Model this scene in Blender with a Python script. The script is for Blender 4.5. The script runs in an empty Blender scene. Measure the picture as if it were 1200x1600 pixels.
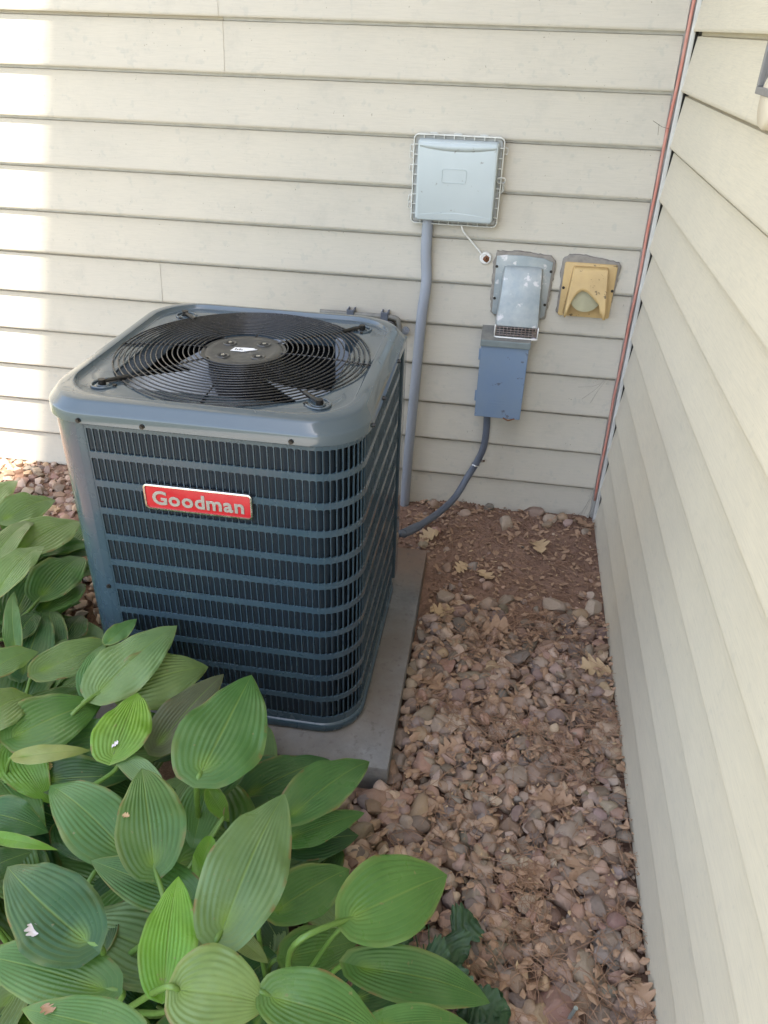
import bpy, bmesh, math, random
import numpy as np
from mathutils import Vector, Matrix, Quaternion
random.seed(11); RNG = np.random.default_rng(11)
PI = math.pi
sc = bpy.context.scene
COL = sc.collection

# ---------------------------------------------------------------- camera
cam_d = bpy.data.cameras.new('camera'); cam = bpy.data.objects.new('camera', cam_d); COL.objects.link(cam)
cam.location = (-0.43010756, -2.5266447, 1.53858082)
cam.rotation_euler = (1.00899731, -0.02702181, 0.1622743)
cam_d.sensor_fit = 'VERTICAL'; cam_d.sensor_height = 24.0
cam_d.lens = 24.0 * 1217.453 / 1600.0
cam_d.clip_start = 0.02; cam_d.clip_end = 600
sc.camera = cam

# ---------------------------------------------------------------- sky, sun, exposure
SUN = Vector((0.237, -0.46, 1.0)).normalized()          # direction towards the sun
el = math.asin(SUN.z); az = math.atan2(SUN.x, SUN.y)
w = bpy.data.worlds.new('World'); sc.world = w; w.use_nodes = True
nt = w.node_tree; nt.nodes.clear()
sky = nt.nodes.new('ShaderNodeTexSky'); sky.sky_type = 'NISHITA'; sky.sun_disc = False
sky.sun_elevation = el; sky.sun_rotation = az; sky.dust_density = 1.0; sky.air_density = 1.0; sky.ozone_density = 1.0
hs = nt.nodes.new('ShaderNodeHueSaturation'); hs.inputs['Saturation'].default_value = 0.60
bg = nt.nodes.new('ShaderNodeBackground'); bg.inputs['Strength'].default_value = 0.15
wo = nt.nodes.new('ShaderNodeOutputWorld')
nt.links.new(sky.outputs[0], hs.inputs['Color']); nt.links.new(hs.outputs[0], bg.inputs['Color']); nt.links.new(bg.outputs[0], wo.inputs[0])
sl = bpy.data.lights.new('sun', 'SUN'); sl.energy = 4.6; sl.angle = math.radians(0.9); sl.color = (1.0, 0.93, 0.82)
so = bpy.data.objects.new('sun', sl); COL.objects.link(so); so.rotation_euler = SUN.to_track_quat('Z', 'Y').to_euler(); so.location = (2, -4, 9)
vs = sc.view_settings; vs.view_transform = 'Standard'; vs.look = 'None'; vs.gamma = 1.0; vs.use_curve_mapping = False
vs.exposure = 2.22

# ---------------------------------------------------------------- helpers
def link(o, parent=None):
    COL.objects.link(o)
    if parent is not None: o.parent = parent
    return o
def empty(name, loc=(0,0,0), rot=(0,0,0)):
    o = bpy.data.objects.new(name, None); o.location = loc; o.rotation_euler = rot; o.empty_display_size = .05
    return link(o)
def tag(o, label=None, cat=None, group=None, kind=None):
    for k, v in (('label', label), ('category', cat), ('group', group), ('kind', kind)):
        if v: o[k] = v
    return o
def mesh_obj(name, verts, faces, mat=None, parent=None, smooth=False, loc=None):
    me = bpy.data.meshes.new(name); me.from_pydata([tuple(v) for v in verts], [], [tuple(f) for f in faces]); me.update()
    if smooth: me.polygons.foreach_set('use_smooth', [True]*len(me.polygons))
    if mat: me.materials.append(mat)
    o = bpy.data.objects.new(name, me)
    if loc is not None: o.location = loc
    return link(o, parent)
def bm_obj(name, bm, mat=None, parent=None, smooth=False, loc=None, auto=None):
    me = bpy.data.meshes.new(name)
    bmesh.ops.recalc_face_normals(bm, faces=bm.faces[:])
    bm.to_mesh(me); bm.free()
    if smooth:
        me.polygons.foreach_set('use_smooth', [True]*len(me.polygons))
        if auto:
            try: me.set_sharp_from_angle(angle=math.radians(auto))
            except Exception: pass
    if mat: me.materials.append(mat)
    o = bpy.data.objects.new(name, me)
    if loc is not None: o.location = loc
    return link(o, parent)
def add_box(bm, lo, hi, bevel=0, seg=2):
    b2 = bmesh.new()
    r = bmesh.ops.create_cube(b2, size=1)
    c = [(lo[i]+hi[i])/2 for i in range(3)]; s = [hi[i]-lo[i] for i in range(3)]
    for v in b2.verts: v.co = Vector([c[i]+v.co[i]*s[i] for i in range(3)])
    if bevel: bmesh.ops.bevel(b2, geom=b2.edges[:], offset=bevel, segments=seg, affect='EDGES', profile=.5)
    me = bpy.data.meshes.new('t'); b2.to_mesh(me); b2.free(); bm.from_mesh(me); bpy.data.meshes.remove(me)
def add_tube(bm, pts, r, n=10, closed=False, cap=True):
    pts = [Vector(p) for p in pts]; N = len(pts); rings = []
    rr = r if isinstance(r, (list, tuple)) else [r]*N
    up = None
    for i, p in enumerate(pts):
        if closed: t = pts[(i+1) % N]-pts[i-1]
        else: t = pts[min(i+1, N-1)]-pts[max(i-1, 0)]
        t.normalize()
        if up is None:
            up = Vector((0,0,1)) if abs(t.z) < .9 else Vector((1,0,0))
        a = t.cross(up).normalized(); b = a.cross(t).normalized(); up = b
        rings.append([bm.verts.new(p+a*math.cos(2*PI*k/n)*rr[i]+b*math.sin(2*PI*k/n)*rr[i]) for k in range(n)])
    M = N if closed else N-1
    for i in range(M):
        A, B = rings[i], rings[(i+1) % N]
        for k in range(n): bm.faces.new((A[k], A[(k+1) % n], B[(k+1) % n], B[k]))
    if cap and not closed:
        bm.faces.new(rings[0][::-1]); bm.faces.new(rings[-1])
def add_cyl(bm, c, axis, r, h, n=20, r2=None):
    axis = Vector(axis).normalized(); c = Vector(c)
    add_tube(bm, [c, c+axis*h], [r, r if r2 is None else r2], n)
def add_lathe(bm, c, prof, n=32, cap=True):
    rings = []
    for r, z in prof:
        rings.append([bm.verts.new((c[0]+r*math.cos(2*PI*k/n), c[1]+r*math.sin(2*PI*k/n), c[2]+z)) for k in range(n)])
    for A, B in zip(rings, rings[1:]):
        for k in range(n): bm.faces.new((A[k], A[(k+1) % n], B[(k+1) % n], B[k]))
    if cap:
        bm.faces.new(rings[0][::-1]); bm.faces.new(rings[-1])
def rrect(hx, hy, r, n=8, c=(0,0)):
    pts = []
    for cx, cy, a0 in ((hx-r, hy-r, 0), (-hx+r, hy-r, 90), (-hx+r, -hy+r, 180), (hx-r, -hy+r, 270)):
        for k in range(n+1):
            a = math.radians(a0+90*k/n); pts.append((c[0]+cx+r*math.cos(a), c[1]+cy+r*math.sin(a)))
    return pts
def add_prism_y(bm, outline, y0, y1, bevel=0):
    """outline in (x,z); extruded from y0 (back) to y1 (front, smaller y), front edge chamfered"""
    b2 = bmesh.new()
    cx = sum(p[0] for p in outline)/len(outline); cz = sum(p[1] for p in outline)/len(outline)
    def ring(y, ins):
        out = []
        for p in outline:
            d = Vector((cx-p[0], cz-p[1])); L = max(d.length, 1e-6); d = d/L*ins*1.3
            out.append(b2.verts.new((p[0]+d.x, y, p[1]+d.y)))
        return out
    R = [ring(y0, 0)]
    if bevel: R += [ring(y1+bevel, 0), ring(y1+bevel*.3, bevel*.3), ring(y1, bevel)]
    else: R += [ring(y1, 0)]
    n = len(outline)
    for A, B in zip(R, R[1:]):
        for k in range(n): b2.faces.new((A[k], A[(k+1) % n], B[(k+1) % n], B[k]))
    b2.faces.new(R[0]); b2.faces.new(R[-1])
    me = bpy.data.meshes.new('t'); b2.to_mesh(me); b2.free(); bm.from_mesh(me); bpy.data.meshes.remove(me)
def bez(pts, n=24):
    """Catmull-Rom through the points"""
    P = [Vector(p) for p in pts]; P = [P[0]*2-P[1]]+P+[P[-1]*2-P[-2]]; out = []
    for i in range(1, len(P)-2):
        for k in range(n):
            t = k/n; a, b, c, d = P[i-1:i+3]
            out.append(.5*((2*b)+(c-a)*t+(2*a-5*b+4*c-d)*t*t+(3*b-a-3*c+d)*t*t*t))
    out.append(P[-2]); return out

# ---------------------------------------------------------------- materials
class NT:
    def __init__(s, name):
        s.m = bpy.data.materials.new(name); s.m.use_nodes = True; s.t = s.m.node_tree
        s.b = s.t.nodes['Principled BSDF']; s.out = s.t.nodes['Material Output']
        s.tc = s.t.nodes.new('ShaderNodeTexCoord')
    def n(s, typ, **kw):
        o = s.t.nodes.new(typ)
        for k, v in kw.items():
            if hasattr(o, k): setattr(o, k, v)
            else: o.inputs[k].default_value = v
        return o
    def l(s, a, b): s.t.links.new(a, b)
    def mapping(s, scale=(1,1,1), src='Object'):
        m = s.n('ShaderNodeMapping'); m.inputs['Scale'].default_value = scale
        s.l(s.tc.outputs[src], m.inputs[0]); return m.outputs[0]
    def noise(s, scale, detail=4, rough=.55, vec=None, dist=0):
        o = s.n('ShaderNodeTexNoise'); o.inputs['Scale'].default_value = scale; o.inputs['Detail'].default_value = detail
        o.inputs['Roughness'].default_value = rough; o.inputs['Distortion'].default_value = dist
        s.l(vec if vec is not None else s.tc.outputs['Object'], o.inputs['Vector']); return o.outputs['Fac']
    def ramp(s, fac, stops):
        o = s.n('ShaderNodeValToRGB'); e = o.color_ramp.elements
        e[0].position = stops[0][0]; e[1].position = stops[-1][0]
        for p, c in stops[1:-1]: e.new(p)
        for el_, (p, c) in zip(sorted(e, key=lambda q: q.position), stops):
            el_.color = (c, c, c, 1) if isinstance(c, (int, float)) else (*c, 1)
        s.l(fac, o.inputs[0]); return o.outputs[0]
    def mix(s, fac, a, b, typ='MIX'):
        o = s.n('ShaderNodeMix'); o.data_type = 'RGBA'; o.blend_type = typ
        for sock, v in ((o.inputs[0], fac), (o.inputs[6], a), (o.inputs[7], b)):
            if isinstance(v, (int, float)): sock.default_value = v
            elif isinstance(v, (tuple, list)): sock.default_value = (*v[:3], 1)
            else: s.l(v, sock)
        return o.outputs[2]
    def math(s, op, a, b=0.0):
        o = s.n('ShaderNodeMath'); o.operation = op
        for sock, v in ((o.inputs[0], a), (o.inputs[1], b)):
            if isinstance(v, (int, float)): sock.default_value = v
            else: s.l(v, sock)
        return o.outputs[0]
    def bump(s, h, strength=.3, dist=.002, normal=None):
        o = s.n('ShaderNodeBump'); o.inputs['Strength'].default_value = strength; o.inputs['Distance'].default_value = dist
        s.l(h, o.inputs['Height'])
        if normal is not None: s.l(normal, o.inputs['Normal'])
        s.l(o.outputs[0], s.b.inputs['Normal']); return o.outputs[0]
    def set(s, color=None, rough=None, metal=None, spec=None, coat=None):
        for nm, v in (('Base Color', color), ('Roughness', rough), ('Metallic', metal), ('Specular IOR Level', spec), ('Coat Weight', coat)):
            if v is None: continue
            if isinstance(v, (int, float)): s.b.inputs[nm].default_value = v
            elif isinstance(v, tuple): s.b.inputs[nm].default_value = (*v, 1)
            else: s.l(v, s.b.inputs[nm])
        return s.m
def worn(name, col, col2, rough=.45, metal=0.0, scale=14, amt=.5, bumps=.08, spots=None, bscale=200, coat=None):
    k = NT(name); f = k.noise(scale, 6, .6)
    c = k.mix(k.ramp(f, [(.35, 0.0), (.7, amt)]), col, col2)
    if spots:
        f2 = k.noise(spots[1], 3, .6); c = k.mix(k.ramp(f2, [(spots[2], 0.0), (spots[2]+.05, 1.0)]), c, spots[0])
    k.set(color=c, metal=metal, coat=coat)
    k.l(k.ramp(k.noise(scale*2.3, 5), [(.3, max(rough-.08, .05)), (.75, min(rough+.15, 1.0))]), k.b.inputs['Roughness'])
    k.bump(k.noise(bscale, 3), bumps, .001)
    return k.m

def siding_material(name, tone, dirty=1.0):
    k = NT(name)
    oi = k.n('ShaderNodeObjectInfo')
    add = k.n('ShaderNodeVectorMath'); add.operation = 'ADD'
    sc_ = k.n('ShaderNodeVectorMath'); sc_.operation = 'SCALE'; sc_.inputs['Scale'].default_value = 37.0
    comb = k.n('ShaderNodeCombineXYZ'); k.l(oi.outputs['Random'], comb.inputs[0]); k.l(oi.outputs['Random'], comb.inputs[2])
    k.l(comb.outputs[0], sc_.inputs[0]); k.l(k.tc.outputs['Object'], add.inputs[0]); k.l(sc_.outputs[0], add.inputs[1])
    v = add.outputs[0]
    mp = k.n('ShaderNodeMapping'); mp.inputs['Scale'].default_value = (3, 20, 90); k.l(v, mp.inputs[0])
    grain = k.noise(6, 6, .65, mp.outputs[0], .6)
    big = k.noise(2.2, 5, .6, v)
    c = k.mix(k.ramp(big, [(.3, 0.0), (.75, 1.0)]), tone, tuple(t*m for t, m in zip(tone, (.90, .91, .93))))
    spot = k.noise(38, 2, .5, v)
    c = k.mix(k.ramp(spot, [(.64, 0.0), (.70, .34*dirty)]), c, (.36, .35, .31))
    dirt = k.noise(9, 8, .75, v)
    c = k.mix(k.ramp(dirt, [(.53, 0.0), (.8, .45*dirty)]), c, (.33, .31, .27))
    fleck = k.noise(130, 2, .5, v)
    c = k.mix(k.ramp(fleck, [(.73, 0.0), (.76, .6*dirty)]), c, (.16, .14, .11))
    c = k.mix(k.ramp(grain, [(.42, .0), (.68, .22)]), c, (.30, .28, .25))
    k.set(color=c, rough=.55, spec=.35)
    warp = k.noise(1.6, 2, .4, v)
    b1 = k.n('ShaderNodeBump'); b1.inputs['Strength'].default_value = .35; b1.inputs['Distance'].default_value = .02; k.l(warp, b1.inputs['Height'])
    k.bump(grain, .45, .0015, b1.outputs[0])
    return k.m
M = {}
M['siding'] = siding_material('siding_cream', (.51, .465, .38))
M['siding_lit'] = siding_material('siding_cream_lit', (.66, .59, .455), .3)  # same siding as the back wall, lightened and warmed to carry bounce light
M['trim'] = worn('trim_white', (.55, .54, .50), (.30, .29, .27), .6, scale=20)
M['red'] = worn('faded_red_strip', (.47, .155, .11), (.52, .33, .27), .6, scale=9, amt=.8)
M['steel'] = worn('painted_slate_steel', (.036, .063, .086), (.041, .068, .087), .24, scale=5, bumps=.03, coat=.25)
M['lid'] = worn('painted_lid_steel', (.046, .070, .090), (.066, .086, .097), .20, scale=3, bumps=.02, amt=.6, coat=.6)
M['fin'] = worn('louver_steel', (.013, .022, .034), (.016, .025, .035), .45, scale=9)
M['black'] = worn('black_wire', (.014, .014, .016), (.03, .028, .027), .2, scale=40)
M['motor'] = worn('black_motor', (.010, .010, .016), (.018, .018, .025), .28, scale=12)
M['plate'] = worn('dark_cap_plate', (.035, .036, .036), (.07, .065, .055), .35, scale=22, amt=.7)
M['blade'] = worn('fan_blade_metal', (.40, .44, .50), (.34, .37, .41), .3, metal=.0, scale=8)
M['screw'] = worn('dark_screw', (.02, .02, .02), (.06, .05, .04), .35, metal=.5, scale=90)
M['chrome'] = worn('chrome_rim', (.62, .62, .60), (.35, .33, .30), .25, metal=1.0, scale=60)
M['badge'] = worn('badge_red', (.44, .012, .020), (.50, .03, .035), .35, scale=30)
M['nid'] = worn('pale_grey_plastic', (.43, .475, .48), (.39, .43, .42), .42, scale=7, spots=((.26, .26, .24), 48, .68))
M['nidrim'] = worn('pale_grey_flange', (.60, .60, .55), (.38, .36, .32), .5, scale=25, amt=.5)
M['pvc'] = worn('grey_pvc', (.27, .29, .33), (.23, .25, .27), .42, scale=9)
M['whip'] = worn('dark_grey_conduit', (.085, .10, .13), (.12, .13, .15), .45, scale=25)
M['galv'] = worn('galvanised_sheet', (.25, .285, .29), (.40, .41, .40), .48, metal=.3, scale=16, amt=.9, spots=((.55, .53, .52), 26, .60))
M['galvdark'] = worn('weathered_top', (.16, .155, .14), (.24, .23, .2), .6, metal=.2, scale=30, amt=.9)
M['boxlid'] = worn('box_lid', (.19, .225, .225), (.14, .155, .15), .5, metal=.2, scale=25)
M['bluebox'] = worn('blue_grey_box', (.165, .235, .345), (.19, .25, .32), .42, metal=.15, scale=10, amt=.8, spots=((.11, .13, .17), 34, .655))
M['rust'] = worn('rust', (.14, .05, .02), (.25, .12, .06), .8, scale=80)
M['sealant'] = worn('old_sealant', (.26, .235, .20), (.17, .15, .13), .85, scale=45, amt=.9, bumps=.5, bscale=90)
M['brass'] = worn('tan_plastic', (.52, .36, .155), (.40, .27, .12), .42, scale=12, amt=.8, spots=((.16, .11, .05), 42, .63))
M['flap'] = worn('flap_plastic', (.42, .39, .24), (.33, .30, .19), .5, scale=18, amt=.9)
M['wire'] = worn('rusty_screen_wire', (.42, .36, .33), (.20, .12, .09), .5, metal=.3, scale=70, amt=.9)
M['white'] = worn('white_plastic', (.74, .73, .69), (.55, .52, .47), .5, scale=40)
M['darkhole'] = worn('dark_cavity', (.012, .011, .010), (.02, .018, .015), .8)
M['gap'] = worn('shaded_gap', (.36, .36, .34), (.24, .24, .22), .7)
M['fixture'] = worn('grey_fixture', (.20, .19, .18), (.27, .26, .25), .5, scale=20)
M['glass'] = worn('dark_lens', (.03, .035, .06), (.05, .055, .08), .15, scale=8)
M['mount'] = worn('cream_mount', (.66, .58, .45), (.6, .52, .42), .5)
M['pin'] = worn('pin_metal', (.35, .42, .42), (.25, .2, .15), .4, metal=.6, scale=40)
M['silver'] = worn('silver_letters', (.38, .37, .35), (.28, .27, .25), .35, metal=.5, scale=80)
M['lintm'] = worn('grey_lint', (.62, .58, .60), (.40, .36, .38), .9, scale=60)
M['weba'] = worn('web_grime', (.30, .28, .25), (.10, .09, .08), .8, scale=60)
M['label'] = worn('paper_label', (.75, .75, .75), (.62, .62, .64), .6, scale=60)

def coil_mat():
    k = NT('coil_fins'); z = k.n('ShaderNodeSeparateXYZ'); k.l(k.tc.outputs['Object'], z.inputs[0])
    s = k.math('SINE', k.math('MULTIPLY', z.outputs[2], 1500.0))
    k.set(color=k.mix(k.ramp(s, [(.3, 0.0), (.8, 1.0)]), (.006, .007, .009), (.030, .036, .042)), rough=.5, metal=.3)
    return k.m
M['bounce_pale'] = worn('bounce_ground_pale', (.50, .46, .40), (.42, .39, .34), .8, scale=1.5)  # pale tone for the added ground that throws light back
M['coil'] = coil_mat()
def concrete():
    k = NT('concrete_pad'); f = k.noise(7, 8, .7); g = k.noise(2.2, 4, .6); s = k.noise(60, 4, .6)
    c = k.mix(k.ramp(f, [(.3, 0.0), (.7, 1.0)]), (.11, .11, .113), (.25, .25, .25))
    c = k.mix(k.ramp(g, [(.42, 0.0), (.60, .8)]), c, (.14, .115, .095))
    sp = k.n('ShaderNodeSeparateXYZ'); k.l(k.tc.outputs['Object'], sp.inputs[0])
    yy = k.math('ADD', sp.outputs[1], k.math('MULTIPLY', k.noise(5, 6, .7), .35))
    c = k.mix(k.ramp(yy, [(.38, 0.0), (.62, .85)]), c, (.20, .125, .085))
    c = k.mix(k.ramp(s, [(.56, 0.0), (.70, .6)]), c, (.09, .08, .07))
    k.set(color=c, rough=.72); k.bump(k.noise(90, 6, .7), .35, .002); return k.m
M['concrete'] = concrete()
def soil():
    k = NT('soil'); f = k.noise(9, 8, .7); g = k.noise(70, 6, .7)
    c = k.mix(k.ramp(f, [(.3, 0.0), (.7, 1.0)]), (.19, .110, .075), (.31, .195, .140))
    c = k.mix(k.ramp(g, [(.45, 0.0), (.75, .7)]), c, (.09, .058, .044))
    k.set(color=c, rough=.95, spec=.15); k.bump(g, .9, .008); return k.m
M['soil'] = soil()
def farground():
    k = NT('ground_beyond'); f = k.noise(.8, 8, .7)
    k.set(color=k.mix(f, (.10, .12, .05), (.16, .15, .08)), rough=.9); return k.m
M['lawn'] = farground()
def stonem():
    k = NT('river_stone'); a = k.n('ShaderNodeAttribute'); a.attribute_name = 'tint'
    f = k.noise(60, 6, .7); g = k.noise(260, 4, .7)
    c = k.mix(k.ramp(f, [(.35, 0.0), (.7, .8)]), a.outputs['Color'], k.mix(.55, a.outputs['Color'], (.30, .235, .19)))
    c = k.mix(k.ramp(g, [(.5, 0.0), (.8, .4)]), c, (.17, .12, .095))
    k.set(color=c, rough=.72, spec=.3); k.bump(k.noise(220, 6, .75), .6, .002); return k.m
M['stone'] = stonem()
def littermat(name, a, b):
    k = NT(name); oi = k.n('ShaderNodeAttribute'); oi.attribute_name = 'tint'
    f = k.noise(50, 5, .7)
    k.set(color=k.mix(f, a, b), rough=.7); return k.m
M['needle'] = littermat('pine_needle', (.22, .115, .065), (.38, .23, .14))
M['oak'] = littermat('oak_leaf', (.26, .15, .09), (.40, .26, .16))
M['oak2'] = littermat('oak_leaf_pale', (.38, .25, .13), (.50, .36, .21))
def leafmat():
    k = NT('hosta_leaf')
    au = k.n('ShaderNodeAttribute'); au.attribute_name = 'lu'; av = k.n('ShaderNodeAttribute'); av.attribute_name = 'lv'
    oi = k.n('ShaderNodeObjectInfo'); col = oi.outputs['Color']
    u = k.math('ABSOLUTE', au.outputs['Fac'])
    vein = k.math('COSINE', k.math('MULTIPLY', k.math('POWER', u, .88), 2*PI*7.0))
    vein = k.ramp(vein, [(.84, 0.0), (1.0, 1.0)])
    mid = k.ramp(u, [(.0, 1.0), (.045, 0.0)])
    f = k.noise(16, 5, .6); f2 = k.noise(90, 4, .6)
    dark = k.mix(1.0, col, (.62, .72, .66), 'MULTIPLY'); lightc = k.mix(.45, col, (.24, .33, .10))
    c = k.mix(k.ramp(f, [(.35, 0.0), (.7, .7)]), col, dark)
    blo = k.noise(7, 3, .5)
    c = k.mix(k.ramp(blo, [(.50, 0.0), (.72, .30)]), c, (.17, .26, .12))
    c = k.mix(k.math('MULTIPLY', vein, .22), c, lightc)
    c = k.mix(k.math('MULTIPLY', mid, .6), c, (.20, .30, .075))
    basey = k.ramp(av.outputs['Fac'], [(.0, .75), (.16, 0.0)])
    c = k.mix(k.math('MULTIPLY', basey, k.ramp(u, [(.1, 1.0), (.5, 0.0)])), c, (.19, .30, .05))
    edge = k.math('MULTIPLY', k.ramp(u, [(.80, 0.0), (1.0, .6)]), k.ramp(k.noise(8, 3), [(.45, 0.0), (.6, 1.0)]))
    c = k.mix(edge, c, (.26, .28, .10))
    c = k.mix(k.ramp(f2, [(.68, 0.0), (.73, .6)]), c, (.24, .2, .1))
    br = k.math('MULTIPLY', k.ramp(u, [(.90, 0.0), (1.0, 1.0)]), k.ramp(k.noise(26, 4), [(.55, 0.0), (.62, .9)]))
    c = k.mix(br, c, (.20, .12, .05))
    k.set(color=c, rough=.43, spec=.36)
    k.l(k.ramp(f, [(.3, .24), (.7, .42)]), k.b.inputs['Roughness'])
    k.bump(k.noise(34, 5, .6), .35, .004)
    tr = k.n('ShaderNodeBsdfTranslucent'); k.l(k.mix(1.0, c, (1.3, 1.45, .40), 'MULTIPLY'), tr.inputs['Color'])
    mx = k.n('ShaderNodeMixShader'); mx.inputs[0].default_value = .29
    k.l(k.b.outputs[0], mx.inputs[1]); k.l(tr.outputs[0], mx.inputs[2]); k.l(mx.outputs[0], k.out.inputs[0])
    return k.m
M['leaf'] = leafmat()
M['petiole'] = worn('petiole_green', (.09, .18, .03), (.14, .23, .05), .42, scale=20)
M['weed'] = worn('weed_green', (.022, .060, .022), (.045, .10, .035), .5, scale=25, amt=.9)

# ---------------------------------------------------------------- walls of lap siding
LAP = .14
def plank_mesh(L, name='siding_plank'):
    prof = [(.006, .1425), (.006, .1300), (-.0030, .1275), (-.0155, .012), (-.0168, .006), (-.0170, .002), (-.0155, -.0015), (-.010, -.001), (.003, .003), (.003, .006)]
    n = 24; V = []; F = []
    for i in range(n+1):
        x = L*i/n
        for d, h in prof: V.append((x, d, h))
    P = len(prof)
    for i in range(n):
        for j in range(P-1):
            a = i*P+j; F.append((a, a+1, a+P+1, a+P))
    F.append(tuple(range(P))); F.append(tuple(n*P+j for j in range(P-1, -1, -1)))
    me = bpy.data.meshes.new(name); me.from_pydata(V, [], F); me.update()
    # smooth only the lip
    me.polygons.foreach_set('use_smooth', [True]*len(me.polygons))
    try: me.set_sharp_from_angle(angle=math.radians(35))
    except Exception: pass
    return me
def wall(name, label, origin, rotz, x0, x1, ncourse, mat, seams, thick=.2, ext=(0, 0)):
    """local +x runs along the wall, local -y is the outside"""
    root = empty(name, origin, (0, 0, rotz)); tag(root, label, 'wall')
    bm = bmesh.new(); add_box(bm, (x0-ext[0], .0065, -.4), (x1+ext[1], thick, ncourse*LAP)); bm_obj('sheathing', bm, M['trim'], root)
    cache = {}
    for k in range(-1, ncourse):
        cuts = [x0]+sorted(seams.get(k, []))+[x1]
        for i, (a, b) in enumerate(zip(cuts, cuts[1:])):
            a2 = a - (.03 if i > 0 else 0)
            L = round(b-a2, 3)
            if L not in cache:
                cache[L] = plank_mesh(L); cache[L].materials.append(mat)
            o = bpy.data.objects.new('siding_plank', cache[L])
            # the left panel laps over the right one at a joint
            o.location = (a2, (0.0 if i == 0 else .0016), k*LAP); link(o, root)
    return root
rs = random.Random(3)
seams = {k: [rs.choice([-2.9, -3.6, -4.4])] for k in range(-1, 57)}
# seams seen in the photo: two in the upper courses and one low down on the left
seams[10] = [-1.311]; seams[11] = [-1.318]; seams[5] = [-1.593]
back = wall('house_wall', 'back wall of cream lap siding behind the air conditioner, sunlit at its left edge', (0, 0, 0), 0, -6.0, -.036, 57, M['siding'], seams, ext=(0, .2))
side = wall('house_wall', 'side wall of cream lap siding with warm bounce light in its colour, running along the right of the gravel', (0, 0, 0), -PI/2, .024, 5.0, 57, M['siding_lit'], {k: [] for k in range(57)}, ext=(.021, 0))
# corner post, red strip and dark gap
bm = bmesh.new(); add_box(bm, (-.022, -.026, -.05), (-.010, -.001, 7.9), .002); bm_obj('corner_trim', bm, M['trim'], back)
bm = bmesh.new()
pts = [(-.0295+.0012*math.sin(z*9)+.001*math.sin(z*23), -.0145, z) for z in np.linspace(.09, 7.9, 160)]
add_tube(bm, pts, .0048, 6); o = bm_obj('sealant_strip', bm, M['red'], back, True); tag(o, 'faded salmon red strip down the inside corner')
bm = bmesh.new(); add_box(bm, (-.0095, -.022, -.05), (-.002, -.002, 7.9)); bm_obj('corner_gap', bm, M['darkhole'], back)
# roof whose eave shades the corner from the high sun
def roof():
    V = [(-.325, -5.4, 7.98), (-.325, .3, 7.98), (4.2, .3, 9.9), (4.2, -5.4, 9.9), (-.325, -5.4, 8.08), (-.325, .3, 8.08), (4.2, .3, 10.0), (4.2, -5.4, 10.0)]
    F = [(0,1,2,3), (7,6,5,4), (0,4,5,1), (1,5,6,2), (2,6,7,3), (3,7,4,0)]
    o = mesh_obj('roof', V, F, M['trim']); tag(o, kind='structure')
roof()

# ---------------------------------------------------------------- ground
def pn(x, y, s, seed=0):
    x = x*s+seed*17.3; y = y*s+seed*9.1
    return (np.sin(x*1.3+np.sin(y*1.7)*1.3)+np.sin(y*1.1+np.sin(x*.9+2)*1.6)+.6*np.sin(x*2.7-y*2.1+1)+.4*np.sin(y*4.3+x*3.1))/3.0
def gh(x, y):
    """ground height: a soil mound against the back wall, the gravel bed lying a little lower"""
    x = np.asarray(x, float); y = np.asarray(y, float)
    m = np.exp(-((y+.02)/.22)**2)*np.clip((-x-.0)/.05, 0, 1)
    right = 1/(1+np.exp(-(x+.68)/.03))
    h = -.006 + right*m*(.022+.010*pn(x, y, 14, 1))
    h = h + .008*pn(x, y, 5, 2)*np.clip(-y/.3, 0, 1)*np.clip((y+.9)/.4, .25, 1)+right*.005*pn(x, y, 26, 3)*np.clip((y+.75)/.3, .1, 1)+.0018*pn(x, y, 85, 4)
    h = h - .016*np.clip((-y-.50)/.25, 0, 1)
    return h
def grid_ground():
    xs = np.concatenate([np.arange(-3.0, -.72, .04), np.arange(-.72, .0401, .008)]); ys = np.concatenate([np.arange(-2.6, -1.0, .03), np.arange(-1.0, .0301, .008)])
    X, Y = np.meshgrid(xs, ys); Z = gh(X, Y); V = np.stack([X, Y, Z], -1).reshape(-1, 3)
    nx = len(xs); F = [(j*nx+i, j*nx+i+1, (j+1)*nx+i+1, (j+1)*nx+i) for j in range(len(ys)-1) for i in range(nx-1)]
    return mesh_obj('soil', V, F, M['soil'], None, True)
soil_o = grid_ground(); tag(soil_o, kind='structure')
o = mesh_obj('ground', [(-300, -300, -.045), (300, -300, -.045), (300, 300, -.045), (-300, 300, -.045)], [(0,1,2,3)], M['lawn']); tag(o, kind='structure')

o = mesh_obj('bounce_ground', [(-2.8, -16, -.04), (12, -16, -.04), (12, -2.9, -.04), (-2.8, -2.9, -.04)], [(0,1,2,3)], M['bounce_pale']); tag(o, kind='structure')  # unseen pale ground, added to bounce sunlight onto the walls
# concrete pad
bm = bmesh.new(); add_box(bm, (-1.45, -1.315, -.05), (-.578, -.40, .055), .006)
for v in bm.verts:
    v.co.x += .012*math.sin(v.co.y*2.0); v.co.z += .0
pad = bm_obj('concrete_pad', bm, M['concrete'], None, True, auto=40); pad.rotation_euler = (0, 0, math.radians(.6))
pad.data.transform(Matrix.Translation((1.0, 0.85, 0))); pad.location = (-1.0, -.85, 0)
tag(pad, 'grey concrete slab under the air conditioner, soil smeared over its far end', 'slab')

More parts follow.
